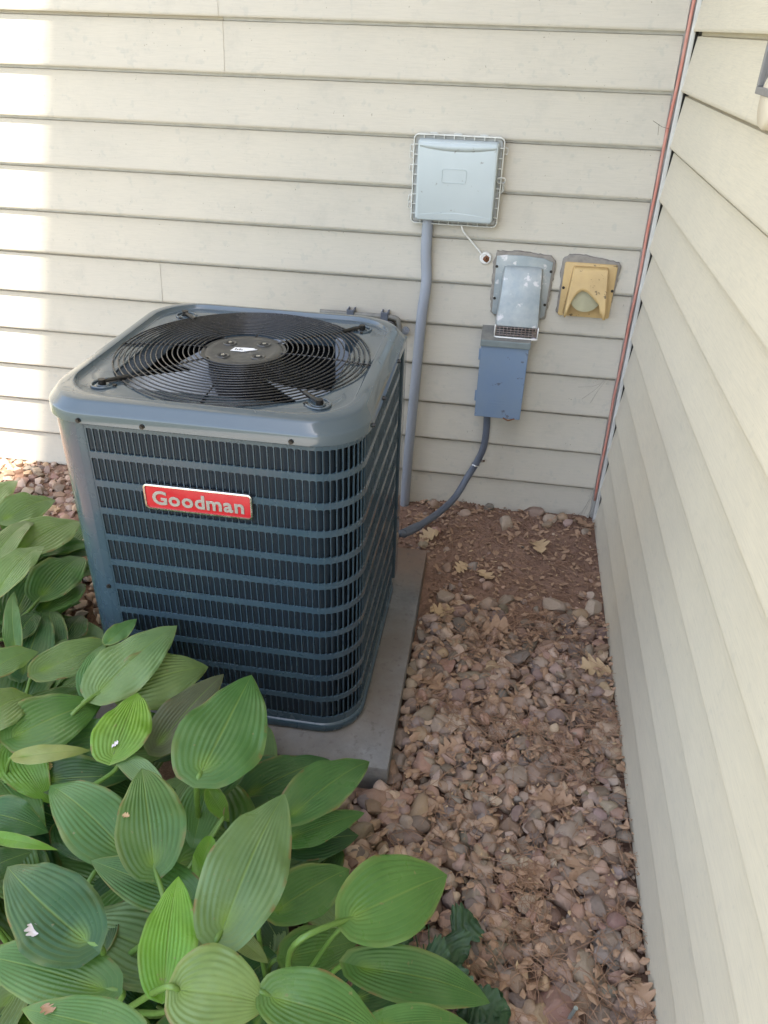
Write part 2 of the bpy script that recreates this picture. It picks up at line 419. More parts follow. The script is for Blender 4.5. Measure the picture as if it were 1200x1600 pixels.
# ---------------------------------------------------------------- stones
def ico(sub):
    bm = bmesh.new(); bmesh.ops.create_icosphere(bm, subdivisions=sub, radius=1)
    V = np.array([v.co[:] for v in bm.verts]); F = np.array([[v.index for v in f.verts] for f in bm.faces]); bm.free(); return V, F
def rock_shapes(sub, n, seed):
    V0, F0 = ico(sub); r = np.random.default_rng(seed); out = []
    for _ in range(n):
        V = V0.copy()
        for _k in range(r.integers(7, 11)):            # cut with planes: broken faces
            d = r.normal(size=3); d /= np.linalg.norm(d); t = r.uniform(.46, .78)
            s = V@d; over = np.clip(s-t, 0, None); V -= over[:, None]*d*.99
        V += .008*np.sin(V[:, [1, 2, 0]]*7+r.uniform(0, 6, 3))
        V *= np.array([1, r.uniform(.66, .95), r.uniform(.55, .8)])
        V /= np.abs(V).max(); out.append(V)
    return out, F0
PAL = np.array([(.34,.25,.20), (.29,.21,.17), (.38,.29,.235), (.28,.23,.20), (.33,.275,.235), (.40,.33,.27), (.31,.205,.165), (.23,.205,.195), (.37,.28,.19), (.33,.24,.20), (.29,.235,.205), (.42,.33,.27)])
def place_stones():
    """positions, big ones first, so they lie side by side and the small ones fill in"""
    r = np.random.default_rng(5); pts = []; cell = {}
    def ok(x, y, s, k):
        g = .05; ix, iy = int(x//g), int(y//g)
        for a in range(ix-1, ix+2):
            for b in range(iy-1, iy+2):
                for (px, py, ps) in cell.get((a, b), ()):
                    if (px-x)**2+(py-y)**2 < (k*(ps+s))**2: return False
        cell.setdefault((ix, iy), []).append((x, y, s)); return True
    def region(x, y):
        if x > -.575 and x < -.012 and -2.35 < y: 
            d = -y-(.54+.07*math.sin(x*16)+.05*math.sin(x*41))
            if d < 0: return .018 if y < -.06 else .05
            return min(1, .12+d*2.6)
        if -.95 < x <= -.575 and -2.35 < y < -1.33: return 1
        if -3.0 < x < -1.36 and -1.6 < y < -.02: return 1
        if -.66 < x <= -.575 and y > -.38: return .10
        return 0
    for s0, s1, n, k, in ((.025, .036, 2600, .76), (.017, .024, 7000, .70), (.009, .014, 9000, .68), (.005, .008, 9000, .6)):
        for _ in range(n):
            if r.random() < .72: x = r.uniform(-.95, -.01); y = r.uniform(-2.35, -.02)
            else: x = r.uniform(-3.0, -1.36); y = r.uniform(-1.3, -.02)
            if r.random() > region(x, y): continue
            s = r.uniform(s0, s1)
            if y < -1.2: s *= 1+min(.35, (-y-1.2)*.5)*(s0 > .014)
            if x > -.6 and x+s*.8 > -.012: continue
            if x < -1.3 and s0 > .02: continue
            if ok(x, y, s, k): pts.append((x, y, s, 0))
    # a second loose layer on top
    for _ in range(1700):
        x = r.uniform(-.95, -.03); y = r.uniform(-2.35, -.66)
        if region(x, y) > .8: pts.append((x, y, r.uniform(.012, .023), 1))
    return pts
gravel = empty('gravel_bed', (-.3, -1.2, 0)); tag(gravel, kind='structure')
def stones():
    P = place_stones(); r = np.random.default_rng(9)
    camp = np.array(cam.location)
    def vis(p):
        x, y, s, l = p
        d = math.sqrt((x-camp[0])**2+(y-camp[1])**2+camp[2]**2)
        covered = (x < -.47 and y < -1.35) or x < -1.3 or y < -1.9
        return (0 if covered else 1)*s/d
    order = sorted(range(len(P)), key=lambda i: -vis(P[i]))
    shapes3, F3 = rock_shapes(3, 14, 1); shapes2, F2 = rock_shapes(2, 20, 2); shapes1, F1 = rock_shapes(1, 14, 3)
    mats = []
    def tint():
        c = PAL[r.integers(len(PAL))]*r.uniform(.50, 1.40)*np.array((1.03, .92, .81)); return np.clip(c+r.normal(0, .008, 3), .02, .6)
    def rotm():
        q = Quaternion((r.normal(0, .25), r.normal(0, .25), 1), r.uniform(0, 2*PI)); return np.array(q.to_matrix())
    def zof(x, y, s, l): return float(gh(x, y)) + s*(.20 if s > .012 else .12)+(.010 if y < -.60 else .0)*min(1, max(0, (-y-.55)/.15)) + l*.013 + r.uniform(-.002, .005)
    meshes = []
    for V in shapes3:
        me = bpy.data.meshes.new('stone'); me.from_pydata(V.tolist(), [], F3.tolist()); me.update()
        me.polygons.foreach_set('use_smooth', [True]*len(F3))
        try: me.set_sharp_from_angle(angle=math.radians(48))
        except Exception: pass
        me.materials.append(M['stone_obj']); meshes.append(me)
    for i in order[:300]:
        x, y, s, l = P[i]; o = bpy.data.objects.new('stone', meshes[r.integers(len(meshes))])
        o.location = (x+.3, y+1.2, zof(x, y, s, l)); o.scale = (s*1.12, s*1.12, s*1.05)
        o.rotation_euler = (r.normal(0, .22), r.normal(0, .22), r.uniform(0, 6.28)); c = tint(); o.color = (*c, 1); link(o, gravel)
    # the rest joined
    VV = []; FF = []; CC = []; off = 0
    for i in order[300:]:
        x, y, s, l = P[i]
        big = s > .0125 and x > -1.0
        sh, F = (shapes2, F2) if big else (shapes1, F1)
        V = (sh[r.integers(len(sh))]*s*1.12)@rotm().T+np.array([x+.3, y+1.2, zof(x, y, s, l)])
        VV.append(V); FF.append(F+off); off += len(V); CC.append(np.repeat([[*tint(), 1]], len(V), 0))
    V = np.concatenate(VV); F = np.concatenate(FF); C_ = np.concatenate(CC)
    me = bpy.data.meshes.new('gravel'); me.vertices.add(len(V)); me.vertices.foreach_set('co', V.astype(np.float32).ravel())
    me.loops.add(F.size); me.loops.foreach_set('vertex_index', F.astype(np.int32).ravel())
    me.polygons.add(len(F)); me.polygons.foreach_set('loop_start', np.arange(0, F.size, 3, dtype=np.int32)); me.polygons.foreach_set('loop_total', np.full(len(F), 3, dtype=np.int32))
    me.update(calc_edges=True)
    at = me.color_attributes.new('tint', 'FLOAT_COLOR', 'POINT'); at.data.foreach_set('color', C_.astype(np.float32).ravel())
    me.polygons.foreach_set('use_smooth', [True]*len(F))
    try: me.set_sharp_from_angle(angle=math.radians(40))
    except Exception: pass
    me.materials.append(M['stone']); o = bpy.data.objects.new('gravel', me); link(o, gravel); tag(o, kind='stuff')
    print('stones', len(P), 'tris', len(F))
def stone_obj_mat():
    k = NT('river_stone_large'); oi = k.n('ShaderNodeObjectInfo'); c0 = oi.outputs['Color']
    add = k.n('ShaderNodeVectorMath'); add.operation = 'ADD'; k.l(k.tc.outputs['Object'], add.inputs[0])
    m = k.math('MULTIPLY', oi.outputs['Random'], 40.0); k.l(m, add.inputs[1]); v = add.outputs[0]
    f = k.noise(1.6, 6, .7, v); g = k.noise(6, 5, .75, v)
    c = k.mix(k.ramp(f, [(.35, 0.0), (.7, .8)]), c0, k.mix(.55, c0, (.32, .25, .20)))
    c = k.mix(k.ramp(g, [(.5, 0.0), (.8, .4)]), c, (.17, .12, .095))
    k.set(color=c, rough=.66, spec=.4); k.bump(k.noise(3.5, 8, .78, v), .8, .006); return k.m
M['stone_obj'] = stone_obj_mat()
stones()

# ---------------------------------------------------------------- the air conditioner
AX, AY = -1.002, -.900
HB = .329; RB = .098          # body half width, corner radius
ac = empty('air_conditioner', (AX, AY, .055))
tag(ac, 'square slate blue outdoor air conditioner with louvered sides, round fan grille and red badge', 'air conditioner')
Z0 = -.055                    # local z of world 0
def W(z): return z+Z0
# path round the body, starting on the front at x = -1.247 and running anticlockwise seen from above
def body_path():
    s = HB-RB; q = RB*PI/2
    segs = [('l', (-.245, -HB), (s, -HB)), ('a', (s, -s), -90), ('l', (HB, -s), (HB, s)), ('a', (s, s), 0), ('l', (s, HB), (-s, HB)), ('a', (-s, s), 90), ('l', (-HB, s), (-HB, -.17))]
    return segs
SEG = body_path(); SL = [(RB*PI/2 if g[0] == 'a' else math.dist(g[1], g[2])) for g in SEG]; TOT = sum(SL)
def at(u, d=0.0):
    """point on the path at length u, pushed inwards by d"""
    for g, L in zip(SEG, SL):
        if u <= L+1e-9: break
        u -= L
    t = u/L
    if g[0] == 'l':
        a, b = Vector(g[1]), Vector(g[2]); p = a.lerp(b, min(t, 1)); tn = (b-a).normalized(); nrm = Vector((tn.y, -tn.x))
    else:
        ang = math.radians(g[2]+90*t); nrm = Vector((math.cos(ang), math.sin(ang))); p = Vector(g[1])+nrm*RB
    p = p-nrm*d
    return p.x, p.y
PITCH = .0139; NC = int((TOT-.03)/PITCH); U0 = .017
ROWS = [(.8345-.0676*k, .0530) for k in range(11)]
HW = .0060
def slot_outline(n=3):
    """rounded slot in (du, dz) of its cell, top corners rounder"""
    h = ROWS[0][1]/2; pts = []
    for cx, cz, a0, r in ((HW, h, 0, .0042), (-HW, h, 90, .0022), (-HW, -h, 180, .0022), (HW, -h, 270, .0034)):
        for k in range(n+1):
            a = math.radians(a0+90*k/n)
            pts.append((cx-math.copysign(r, cx)+r*math.cos(a), cz-math.copysign(r, cz)+r*math.sin(a)))
    return pts
def panel():
    V = []; F = []
    def add(u, z, d=0.0):
        x, y = at(max(0, min(TOT, u)), d); V.append((x, y, W(z))); return len(V)-1
    out = slot_outline(); n = len(out); h = ROWS[0][1]/2
    for zt, hh in ROWS:
        zc = zt-hh/2
        for c in range(NC):
            uc = U0+(c+.5)*PITCH; z1 = zc+.0338; z0 = zc-.0338
            o = [add(uc+a, zc+b) for a, b in out]
            i1 = [add(uc+a*.96, zc+b*.985, .0012) for a, b in out]
            i2 = [add(uc+a*.96, zc+b*.985, .0035) for a, b in out]
            hp = PITCH/2
            cor = [add(uc+hp, z1), add(uc-hp, z1), add(uc-hp, z0), add(uc+hp, z0)]
            for k in range(n):
                k2 = (k+1) % n
                F.append((o[k2], o[k], i1[k], i1[k2])); F.append((i1[k2], i1[k], i2[k], i2[k2]))
            q = n//4
            for j in range(4):
                seg = o[j*q:(j+1)*q]
                for a, b in zip(seg, seg[1:]): F.append((cor[j], b, a))
                F.append((cor[j], cor[(j+1) % 4], o[((j+1)*q) % n], seg[-1]))
    # plain margins: top, bottom, and both ends
    us = [0]+[U0+c*PITCH for c in range(NC+1)]+[TOT]
    zt = ROWS[0][0]-ROWS[0][1]/2+.0338; zb = ROWS[-1][0]-ROWS[-1][1]/2-.0338
    for za, zb_ in ((.862, zt), (zb, .0815)):
        for a, b in zip(us, us[1:]):
            F.append((add(a, zb_), add(b, zb_), add(b, za), add(a, za)))
    for a, b in ((0, U0), (U0+NC*PITCH, TOT)):
        for k in range(6):
            ua = a+(b-a)*k/6; ub = a+(b-a)*(k+1)/6
            F.append((add(ua, zb), add(ub, zb), add(ub, zt), add(ua, zt)))
    return mesh_obj('louver_panel', V, F, M['steel'], ac)
lp = panel()
bm = bmesh.new(); bm.from_mesh(lp.data); bmesh.ops.remove_doubles(bm, verts=bm.verts[:], dist=.00005); bmesh.ops.recalc_face_normals(bm, faces=bm.faces[:]); bm.to_mesh(lp.data); bm.free()
# louvers: tilted blades in the slots. 300 nearest as objects, the rest joined
def louver_geo(c, row):
    zt, hh = ROWS[row]; zc = zt-hh/2; uc = U0+(c+.5)*PITCH; h = hh/2+.001
    prof = [(-HW-.0006, .0040), (-HW+.003, .0050), (0.0, .0068), (HW-.0012, .0090), (HW-.0010, .0098), (-.0002, .0078), (-HW+.001, .0056)]
    V = []; 
    for z in (zc-h, zc+h):
        for a, d in prof:
            x, y = at(max(0, min(TOT, uc+a)), d); V.append((x, y, W(z)))
    n = len(prof); F = [(k, (k+1) % n, n+(k+1) % n, n+k) for k in range(n)]+[tuple(range(n-1, -1, -1)), tuple(range(n, 2*n))]
    return V, F
cells = [(c, r_) for r_ in range(11) for c in range(NC)]
front_n = int((SL[0]+SL[1]*.6)/PITCH)
cells.sort(key=lambda cr: (0 if cr[0] < front_n else 1, cr[1], cr[0]))
lv_mesh = {}
for c, r_ in cells[:300]:
    straight = c*PITCH+U0+PITCH*1.2 < SL[0]
    key = 's' if straight else c
    if key not in lv_mesh:
        V, F = louver_geo(0 if straight else c, 0)
        me = bpy.data.meshes.new('louver'); me.from_pydata(V, [], F); me.update(); me.materials.append(M['fin']); lv_mesh[key] = me
    o = bpy.data.objects.new('louver', lv_mesh[key]); o.location = ((c*PITCH) if straight else 0, 0, -.0676*r_); link(o, lp)
VV = []; FF = []
for c, r_ in cells[300:]:
    V, F = louver_geo(c, r_); k = len(VV); VV += V; FF += [tuple(i+k for i in f) for f in F]
o = mesh_obj('louver', VV, FF, M['fin'], lp); o['kind'] = 'stuff'
# solid corner panel left of the seam
def corner_panel():
    s = HB-RB; pts = [(-.2478, -HB-.001)]
    pts += [(-s, -HB-.001)]
    for k in range(1, 13):
        a = math.radians(270-90*k/12); pts.append((-s+(RB+.001)*math.cos(a), -s+(RB+.001)*math.sin(a)))
    pts += [(-HB-.001, -.172)]
    V = []; F = []
    for z in (.0815, .862):
        for x, y in pts: V.append((x, y, W(z)))
        for x, y in ((-.2475, -HB+.012),): V.append((x, y, W(z)))
    n = len(pts)+1
    for k in range(len(pts)-1): F.append((k, k+1, n+k+1, n+k))
    F.append((n-1, 0, n, 2*n-1))
    o = mesh_obj('corner_panel', V, F, M['steel'], ac, True)
    try: o.data.set_sharp_from_angle(angle=math.radians(40))
    except Exception: pass
    return o
cp = corner_panel()
bm = bmesh.new(); add_box(bm, (-.2474, -HB-.0006, W(.083)), (-.2448, -HB+.004, W(.846))); bm_obj('panel_seam', bm, M['darkhole'], ac)
# coil seen through the slots
bm = bmesh.new()
loop = rrect(HB-.016, HB-.016, RB-.01, 8)
vs_ = [[bm.verts.new((x, y, W(z))) for x, y in loop] for z in (.09, .855)]
for k in range(len(loop)): bm.faces.new((vs_[0][k], vs_[0][(k+1) % len(loop)], vs_[1][(k+1) % len(loop)], vs_[1][k]))
loop = rrect(HB-.045, HB-.045, RB-.03, 8)
vs_ = [[bm.verts.new((x, y, W(z))) for x, y in loop] for z in (.09, .855)]
for k in range(len(loop)): bm.faces.new((vs_[0][k], vs_[1][k], vs_[1][(k+1) % len(loop)], vs_[0][(k+1) % len(loop)]))
me = bpy.data.meshes.new('coil'); bm.to_mesh(me); bm.free(); me.materials.append(M['coil']); link(bpy.data.objects.new('coil', me), ac)
# base pan
def loops_obj(name, loops, mat, parent, close_first=False, close_last=False, smooth=True, auto=38):
    bm = bmesh.new(); R = [[bm.verts.new(p) for p in L] for L in loops]; n = len(loops[0])
    for A, B in zip(R, R[1:]):
        for k in range(n): bm.faces.new((A[k], A[(k+1) % n], B[(k+1) % n], B[k]))
    if close_first: bm.faces.new(R[0][::-1])
    if close_last: bm.faces.new(R[-1])
    return bm_obj(name, bm, mat, parent, smooth, auto=auto)
def rl(half, r, z, n=16): return [(x, y, W(z)) for x, y in rrect(half, half, r, n)]
loops_obj('base_pan', [rl(HB-.03, RB-.03, .058), rl(HB-.004, RB, .058), rl(HB+.004, RB+.004, .062), rl(HB+.006, RB+.006, .070), rl(HB+.006, RB+.006, .081), rl(HB+.003, RB+.003, .085), rl(HB-.004, RB-.004, .087), rl(HB-.02, RB-.02, .087)], M['steel'], ac, True, True)
# top cover with its round opening
RO = .303; NN = 17*4
def circ(r, z):
    out = []
    for x, y in rrect(HB, HB, RB, 16):
        a = math.atan2(y, x); out.append((r*math.cos(a), r*math.sin(a), W(z)))
    return out
RL = .112
def blend(half, r, rc, t, z):
    A = rl(half, r, z); B = circ(rc, z); return [tuple(a[i]*(1-t)+b[i]*t for i in range(3)) for a, b in zip(A, B)]
lid_loops = [rl(HB+.002, RB, .848), rl(HB+.0085, RL, .8465), rl(HB+.0105, RL, .8485), rl(HB+.0100, RL, .868), rl(HB+.0085, RL, .8715), rl(HB+.0052, RL, .8750), rl(HB-.0035, RL, .8880), rl(HB-.0065, RL, .8910), rl(HB-.011, RL, .8930), rl(HB-.028, RL, .8962), rl(HB-.031, RL-.004, .8955), rl(HB-.0335, RL-.006, .8880), rl(HB-.036, RL-.008, .8858),
             rl(HB-.040, RL-.01, .8850)]
# keep the circle inside: opening edge
lid_loops += [circ(RO+.0025, .8872) if False else blend(HB-.04, RL-.01, RO-.003, .5, .886), circ(RO-.010, .8878), circ(RO-.014, .8868), circ(RO-.016, .882), circ(RO-.016, .835)]
lid = loops_obj('top_cover', lid_loops, M['lid'], ac)
# pressed ridges round the four lugs, screws on the skirt
def lug(a):
    ca, sa = math.cos(a), math.sin(a); r0 = RO-.03; r1 = .338
    bm = bmesh.new()
    P = lambda r, t, z: (r*ca-t*sa, r*sa+t*ca, W(z))
    add_tube(bm, [P(r0-.004, 0, .893), P(r1-.02, 0, .8935), P(r1-.006, 0, .892)], .0042, 8)
    add_tube(bm, [P(r1-.012, 0, .886), P(r1-.012, 0, .8985)], .0078, 10)
    bm_obj('grille_lug', bm, M['screw'], lid, True, auto=40)
    bm = bmesh.new()
    ring = [P(r1-.018+.028*math.cos(q), .024*math.sin(q), .8875) for q in np.linspace(-2.2, 2.2, 18)]
    add_tube(bm, ring, .0028, 6)
    ring = [P(r1-.018+.016*math.cos(q), .014*math.sin(q), .8872) for q in np.linspace(-2.4, 2.4, 14)]
    add_tube(bm, ring, .0018, 6)
    bm_obj('pressed_ridge', bm, M['lid'], lid, True)
    bm = bmesh.new(); add_cyl(bm, P(r1-.03, -.022 if ca > 0 else .022, .8865), (0,0,1), .0045, .004, 10); bm_obj('screw', bm, M['screw'], lid)
for a in (45, 135, 225, 315): lug(math.radians(a))
def screw(x, y, z, nx, ny, parent):
    bm = bmesh.new(); add_cyl(bm, (x, y, z), (nx, ny, 0), .0052, .0025, 12); add_cyl(bm, (x+nx*.0024, y+ny*.0024, z), (nx, ny, 0), .0036, .0032, 6)
    bm_obj('screw', bm, M['screw'], parent)
for x in (-.233, -.100, .200): screw(x, -HB-.0105, W(.8555), 0, -1, lid)
for y in (-.235, -.10, .12): screw(HB+.0105, y, W(.8555), 1, 0, lid)
screw(-.245, -HB-.0008, W(.435), 0, -1, lp)
screw(HB+.0005, .30, W(.30), 1, 0, lp)
# grille rings
def ringz(r): return .8895+.011*(1-((r-.1)/(RO-.11))**2)
spk = bmesh.new()
for k in range(8):
    a = k*PI/4
    rr = np.linspace(.088, RO-.010 if k % 2 == 0 else .312, 9)
    add_tube(spk, [(r*math.cos(a), r*math.sin(a), W(ringz(min(r, RO-.02))-.0034)) for r in rr], .0019, 6)
gr = bm_obj('fan_grille', spk, M['black'], ac, True)
NR = 17
for i in range(NR):
    r = .100+(RO-.016-.100)*i/(NR-1); bm = bmesh.new()
    add_tube(bm, [(r*math.cos(2*PI*k/72), r*math.sin(2*PI*k/72), W(ringz(r))) for k in range(72)], .0017, 6, closed=True)
    bm_obj('grille_ring', bm, M['black'], gr, True)
# cap plate with four bolt dimples and a label
bm = bmesh.new()
add_lathe(bm, (0, 0, W(0)), [(.001, .897), (.066, .897), (.070, .8985), (.080, .8988), (.0855, .8975), (.089, .895), (.092, .8965), (.0955, .8965), (.0965, .893), (.092, .890)], 64, cap=False)
plate = bm_obj('cap_plate', bm, M['plate'], ac, True, auto=35)
for k in range(4):
    a = PI/4+k*PI/2+.12; x, y = .056*math.cos(a), .056*math.sin(a); bm = bmesh.new()
    add_lathe(bm, (x, y, W(0)), [(.0165, .8976), (.0150, .8996), (.0125, .8993), (.0105, .8978), (.0098, .8976)], 20, cap=False)
    bm_obj('bolt_recess', bm, M['plate'], plate, True, auto=50)
    bm = bmesh.new(); add_cyl(bm, (x, y, W(.8972)), (0,0,1), .0098, .0006, 18); o = bm_obj('recess_floor', bm, M['darkhole'], plate)
    bm = bmesh.new(); add_cyl(bm, (x, y, W(.8978)), (0,0,1), .0048, .0028, 6); bm_obj('bolt', bm, M['chrome'], plate)
V = [(-.028, -.012, W(.8979)), (.002, -.012, W(.8979)), (.030, .006, W(.8979)), (.020, .008, W(.8979)), (.022, .013, W(.8979)), (.010, .012, W(.8979)), (-.024, .009, W(.8979))]
V += [(x, y, z+.0009) for x, y, z in V]; n = 7
sticker = mesh_obj('label_sticker', V, [tuple(range(n))[::-1], tuple(range(n, 2*n))]+[(k, (k+1) % n, n+(k+1) % n, n+k) for k in range(n)], M['label'], plate)
bm = bmesh.new()
for k in range(4): add_box(bm, (-.020+k*.005, -.006, W(.8988)), (-.0168+k*.005, .002-(k % 2)*.004, W(.8991)))
bm_obj('sticker_print', bm, M['screw'], plate)
# motor and fan
bm = bmesh.new(); add_lathe(bm, (0, 0, W(0)), [(.06, .70), (.078, .705), (.0825, .715), (.0825, .868), (.078, .880), (.05, .889)], 48)
bm_obj('fan_motor', bm, M['motor'], ac, True, auto=40)
def blade(k):
    V = []; F = []; n, m = 12, 8; a0 = math.radians(226)+k*2*PI/3
    for i in range(n+1):
        r = .075+(.268-.075)*i/n
        wdt = math.radians(56+14*i/n)
        for j in range(m+1):
            t = j/m-.5; a = a0+t*wdt+.15*i/n
            V.append((r*math.cos(a), r*math.sin(a), W(.815-.075*t*(1.1-.4*i/n)+.012*math.cos(t*PI))))
    N = len(V); V += [(x, y, z-.0016) for x, y, z in V]
    for i in range(n):
        for j in range(m):
            q = i*(m+1)+j; F.append((q, q+1, q+m+2, q+m+1)); F.append((N+q+m+1, N+q+m+2, N+q+1, N+q))
    return mesh_obj('fan_blade', V, F, M['blade'], ac, True)
for k in range(3): blade(k)
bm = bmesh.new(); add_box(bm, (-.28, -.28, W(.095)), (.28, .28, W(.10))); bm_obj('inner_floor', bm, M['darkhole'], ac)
bm = bmesh.new(); add_lathe(bm, (.03, .02, W(0)), [(.07, .10), (.085, .12), (.085, .36), (.07, .40), (.02, .41)], 32); bm_obj('compressor', bm, M['motor'], ac, True, auto=40)
bm = bmesh.new(); add_box(bm, (.165, .215, W(.09)), (.245, .262, W(.86)), .002); bm_obj('control_box', bm, M['blade'], ac)
# badge
bx0, bx1, bz0, bz1 = -1.119-AX, -.894-AX, .666, .719; by = -HB-.0006
cxb, czb = (bx0+bx1)/2, W((bz0+bz1)/2); hx, hz = (bx1-bx0)/2, (bz1-bz0)/2
bm = bmesh.new(); add_prism_y(bm, rrect(hx, hz, .008, 6, (cxb, czb)), by, by-.0055, .0014)
badge = bm_obj('badge', bm, M['badge'], ac, True, auto=40)
def frame_y(name, hx, hz, r, wd, c, y0, y1, mat, parent):
    o1 = rrect(hx, hz, r, 6, c); o2 = rrect(hx-wd, hz-wd, max(r-wd, .0008), 6, c); n = len(o1); bm = bmesh.new()
    A = [bm.verts.new((x, y0, z)) for x, z in o1]; B = [bm.verts.new((x, y1+.0006, z)) for x, z in o1]
    o1b = rrect(hx-.0008, hz-.0008, r, 6, c); o2b = rrect(hx-wd+.0008, hz-wd+.0008, max(r-wd, .0008), 6, c)
    C1 = [bm.verts.new((x, y1, z)) for x, z in o1b]; D = [bm.verts.new((x, y1, z)) for x, z in o2b]; E = [bm.verts.new((x, y0, z)) for x, z in o2]
    for P, Q in ((A, B), (B, C1), (C1, D), (D, E)):
        for k in range(n): bm.faces.new((P[k], P[(k+1) % n], Q[(k+1) % n], Q[k]))
    return bm_obj(name, bm, mat, parent, True, auto=40)
frame_y('badge_rim', hx+.0038, hz+.0036, .010, .0048, (cxb, czb), by, by-.0072, M['chrome'], badge)
def letters(text, x0, x1, zc, y, height, mat, parent, ext=.0012, bold=.0006):
    res = []; adv = 0
    for ch in text:
        cu = bpy.data.curves.new('letter', 'FONT'); cu.body = ch; cu.size = 1.0; cu.extrude = .03; cu.offset = .020; cu.resolution_u = 3; cu.bevel_depth = .008; cu.bevel_resolution = 1
        ob = bpy.data.objects.new('letter', cu); COL.objects.link(ob)
        dg = bpy.context.evaluated_depsgraph_get(); dg.update(); me = bpy.data.meshes.new_from_object(ob.evaluated_get(dg)); bpy.data.objects.remove(ob); bpy.data.curves.remove(cu)
        me.name = 'letter'
        v = np.zeros(len(me.vertices)*3); me.vertices.foreach_get('co', v); v = v.reshape(-1, 3)
        v[:, 0] -= v[:, 0].min(); wd = v[:, 0].max(); res.append((me, v, adv)); adv += wd+.07
    tot = adv-.07; cap = max(r_[1][:, 1].max() for r_ in res); sx = (x1-x0)/tot; sz = height/cap
    for me, v, a in res:
        q = np.stack([x0+(v[:, 0]+a)*sx, y-(v[:, 2])*.03, zc-height/2+v[:, 1]*sz], -1)
        me.vertices.foreach_set('co', q.astype(np.float32).ravel()); me.materials.clear(); me.materials.append(mat); me.update()
        link(bpy.data.objects.new('letter', me), parent)
letters('Goodman', bx0+.014, bx1-.014, czb, by-.0060, .032, M['silver'], badge)
# service cover at the back right, where the whip goes in
bm = bmesh.new(); add_box(bm, (HB-.012, HB-.05, W(.09)), (HB+.004, HB+.004, W(.845)), .003); bm_obj('service_panel', bm, M['lid'], ac)
# plastic clips and insulated pipe at the back
pr = empty('refrigerant_pipe', (-.93, -.04, .722)); tag(pr, 'dark pipe with two square clips along the siding just behind the air conditioner', 'pipe')
bm = bmesh.new(); add_tube(bm, bez([(-.10, 0, -.006), (.06, 0, -.006), (.150, .0, -.008), (.166, 0, -.028), (.168, 0, -.06)], 8), .0085, 10); bm_obj('pipe', bm, M['galvdark'], pr, True)
bm = bmesh.new(); add_tube(bm, bez([(.02, -.004, -.022), (.135, -.004, -.022), (.152, -.004, -.04), (.155, -.004, -.08)], 8), .007, 10); bm_obj('pipe', bm, M['black'], pr, True)
for x in (.004, .118):
    bm = bmesh.new(); add_box(bm, (x-.012, -.014, -.024), (x+.012, -.010, .012), .0015); add_box(bm, (x-.012, -.012, -.022), (x-.008, .034, .010)); add_box(bm, (x+.008, -.012, -.022), (x+.012, .034, .010)); bm_obj('pipe_clip', bm, M['whip'], pr)
bm = bmesh.new(); add_cyl(bm, (.186, .026, -.055), (0,-1,0), .013, .008, 18); add_cyl(bm, (.186, .018, -.055), (0,-1,0), .006, .006, 8); o = bm_obj('bolt_washer', bm, M['pvc'], pr, True, auto=40)

# ---------------------------------------------------------------- boxes and vents on the back wall
# telephone / cable box
nx0, nx1, nz0, nz1 = -.731, -.486, 1.026, 1.258; cx, cz = (nx0+nx1)/2, (nz0+nz1)/2; hx, hz = (nx1-nx0)/2, (nz1-nz0)/2
nid = empty('cable_box', (cx, -.016, cz)); tag(nid, 'square pale grey plastic cable box with ribbed flange high on the back wall', 'utility box')
bm = bmesh.new(); add_prism_y(bm, rrect(hx+.004, hz+.003, .012, 6), .014, -.0175); bm_obj('back_housing', bm, M['gap'], nid, True, auto=40)
def cover():
    """front face slightly pillowed, with a recessed name plate"""
    bm = bmesh.new(); n = 7
    loops = [(hx-.004, hz-.004, .010, -.020), (hx-.006, hz-.006, .010, -.046), (hx-.008, hz-.009, .009, -.0505), (hx-.012, hz-.014, .006, -.052)]
    R = []
    for a, b, r, y in loops: R.append([bm.verts.new((x, y, z)) for x, z in rrect(a, b, r, n)])
    for A, B in zip(R, R[1:]):
        for k in range(len(A)): bm.faces.new((A[k], A[(k+1) % len(A)], B[(k+1) % len(A)], B[k]))
    bm.faces.new(R[-1])
    return bm_obj('cover', bm, M['nid'], nid, True, auto=30)
cv = cover()
def arc_step(zc, sgn, name):
    """curved step along the top or bottom edge of the cover"""
    n = 20; V = []; F = []
    for i in range(n+1):
        t = i/n*2-1; x = t*(hx-.012); inner = zc - sgn*(.010+.010*(1-t*t))
        V += [(x, -.0515, zc), (x, -.0535 if sgn > 0 else -.0475, zc), (x, -.0525, inner), (x, -.0510, inner)]
    for i in range(n):
        for j in range(3): F.append((4*i+j, 4*i+j+1, 4*i+j+5, 4*i+j+4))
    return V, F
for zc, sg in ((hz-.012, 1), (-hz+.012, -1)):
    V, F = arc_step(zc, sg, 'x'); mesh_obj('curved_step', V, F, M['nid'], cv, True)
frame_y('name_plate', .036, .0195, .006, .0016, (-.006, .018), -.0515, -.0535, M['nid'], cv)
frame_y('flange', hx+.010, hz+.009, .016, .0038, (0, 0), -.012, -.026, M['nidrim'], nid)
for k in range(8):
    for sgn in (1, -1):
        x = -hx+.02+k*(2*hx-.04)/7; bm = bmesh.new(); add_box(bm, (x-.0012, -.0250, sgn*(hz+.002)-.005), (x+.0012, -.017, sgn*(hz+.002)+.005)); bm_obj('rib', bm, M['nidrim'], nid)
        z = -hz+.02+k*(2*hz-.04)/7; bm = bmesh.new(); add_box(bm, (sgn*(hx+.002)-.006, -.0250, z-.0012), (sgn*(hx+.002)+.006, -.017, z+.0012)); bm_obj('rib', bm, M['nidrim'], nid)
for sx_, zz in ((1, .088), (1, -.012), (-1, .085), (-1, .066), (-1, .03), (-1, -.055), (-1, -.075)):
    x = sx_*(hx+.010); frame_y('hinge_loop', .0065, .0095, .003, .0024, (x+sx_*.004, zz), -.010, -.018, M['nidrim'], nid)
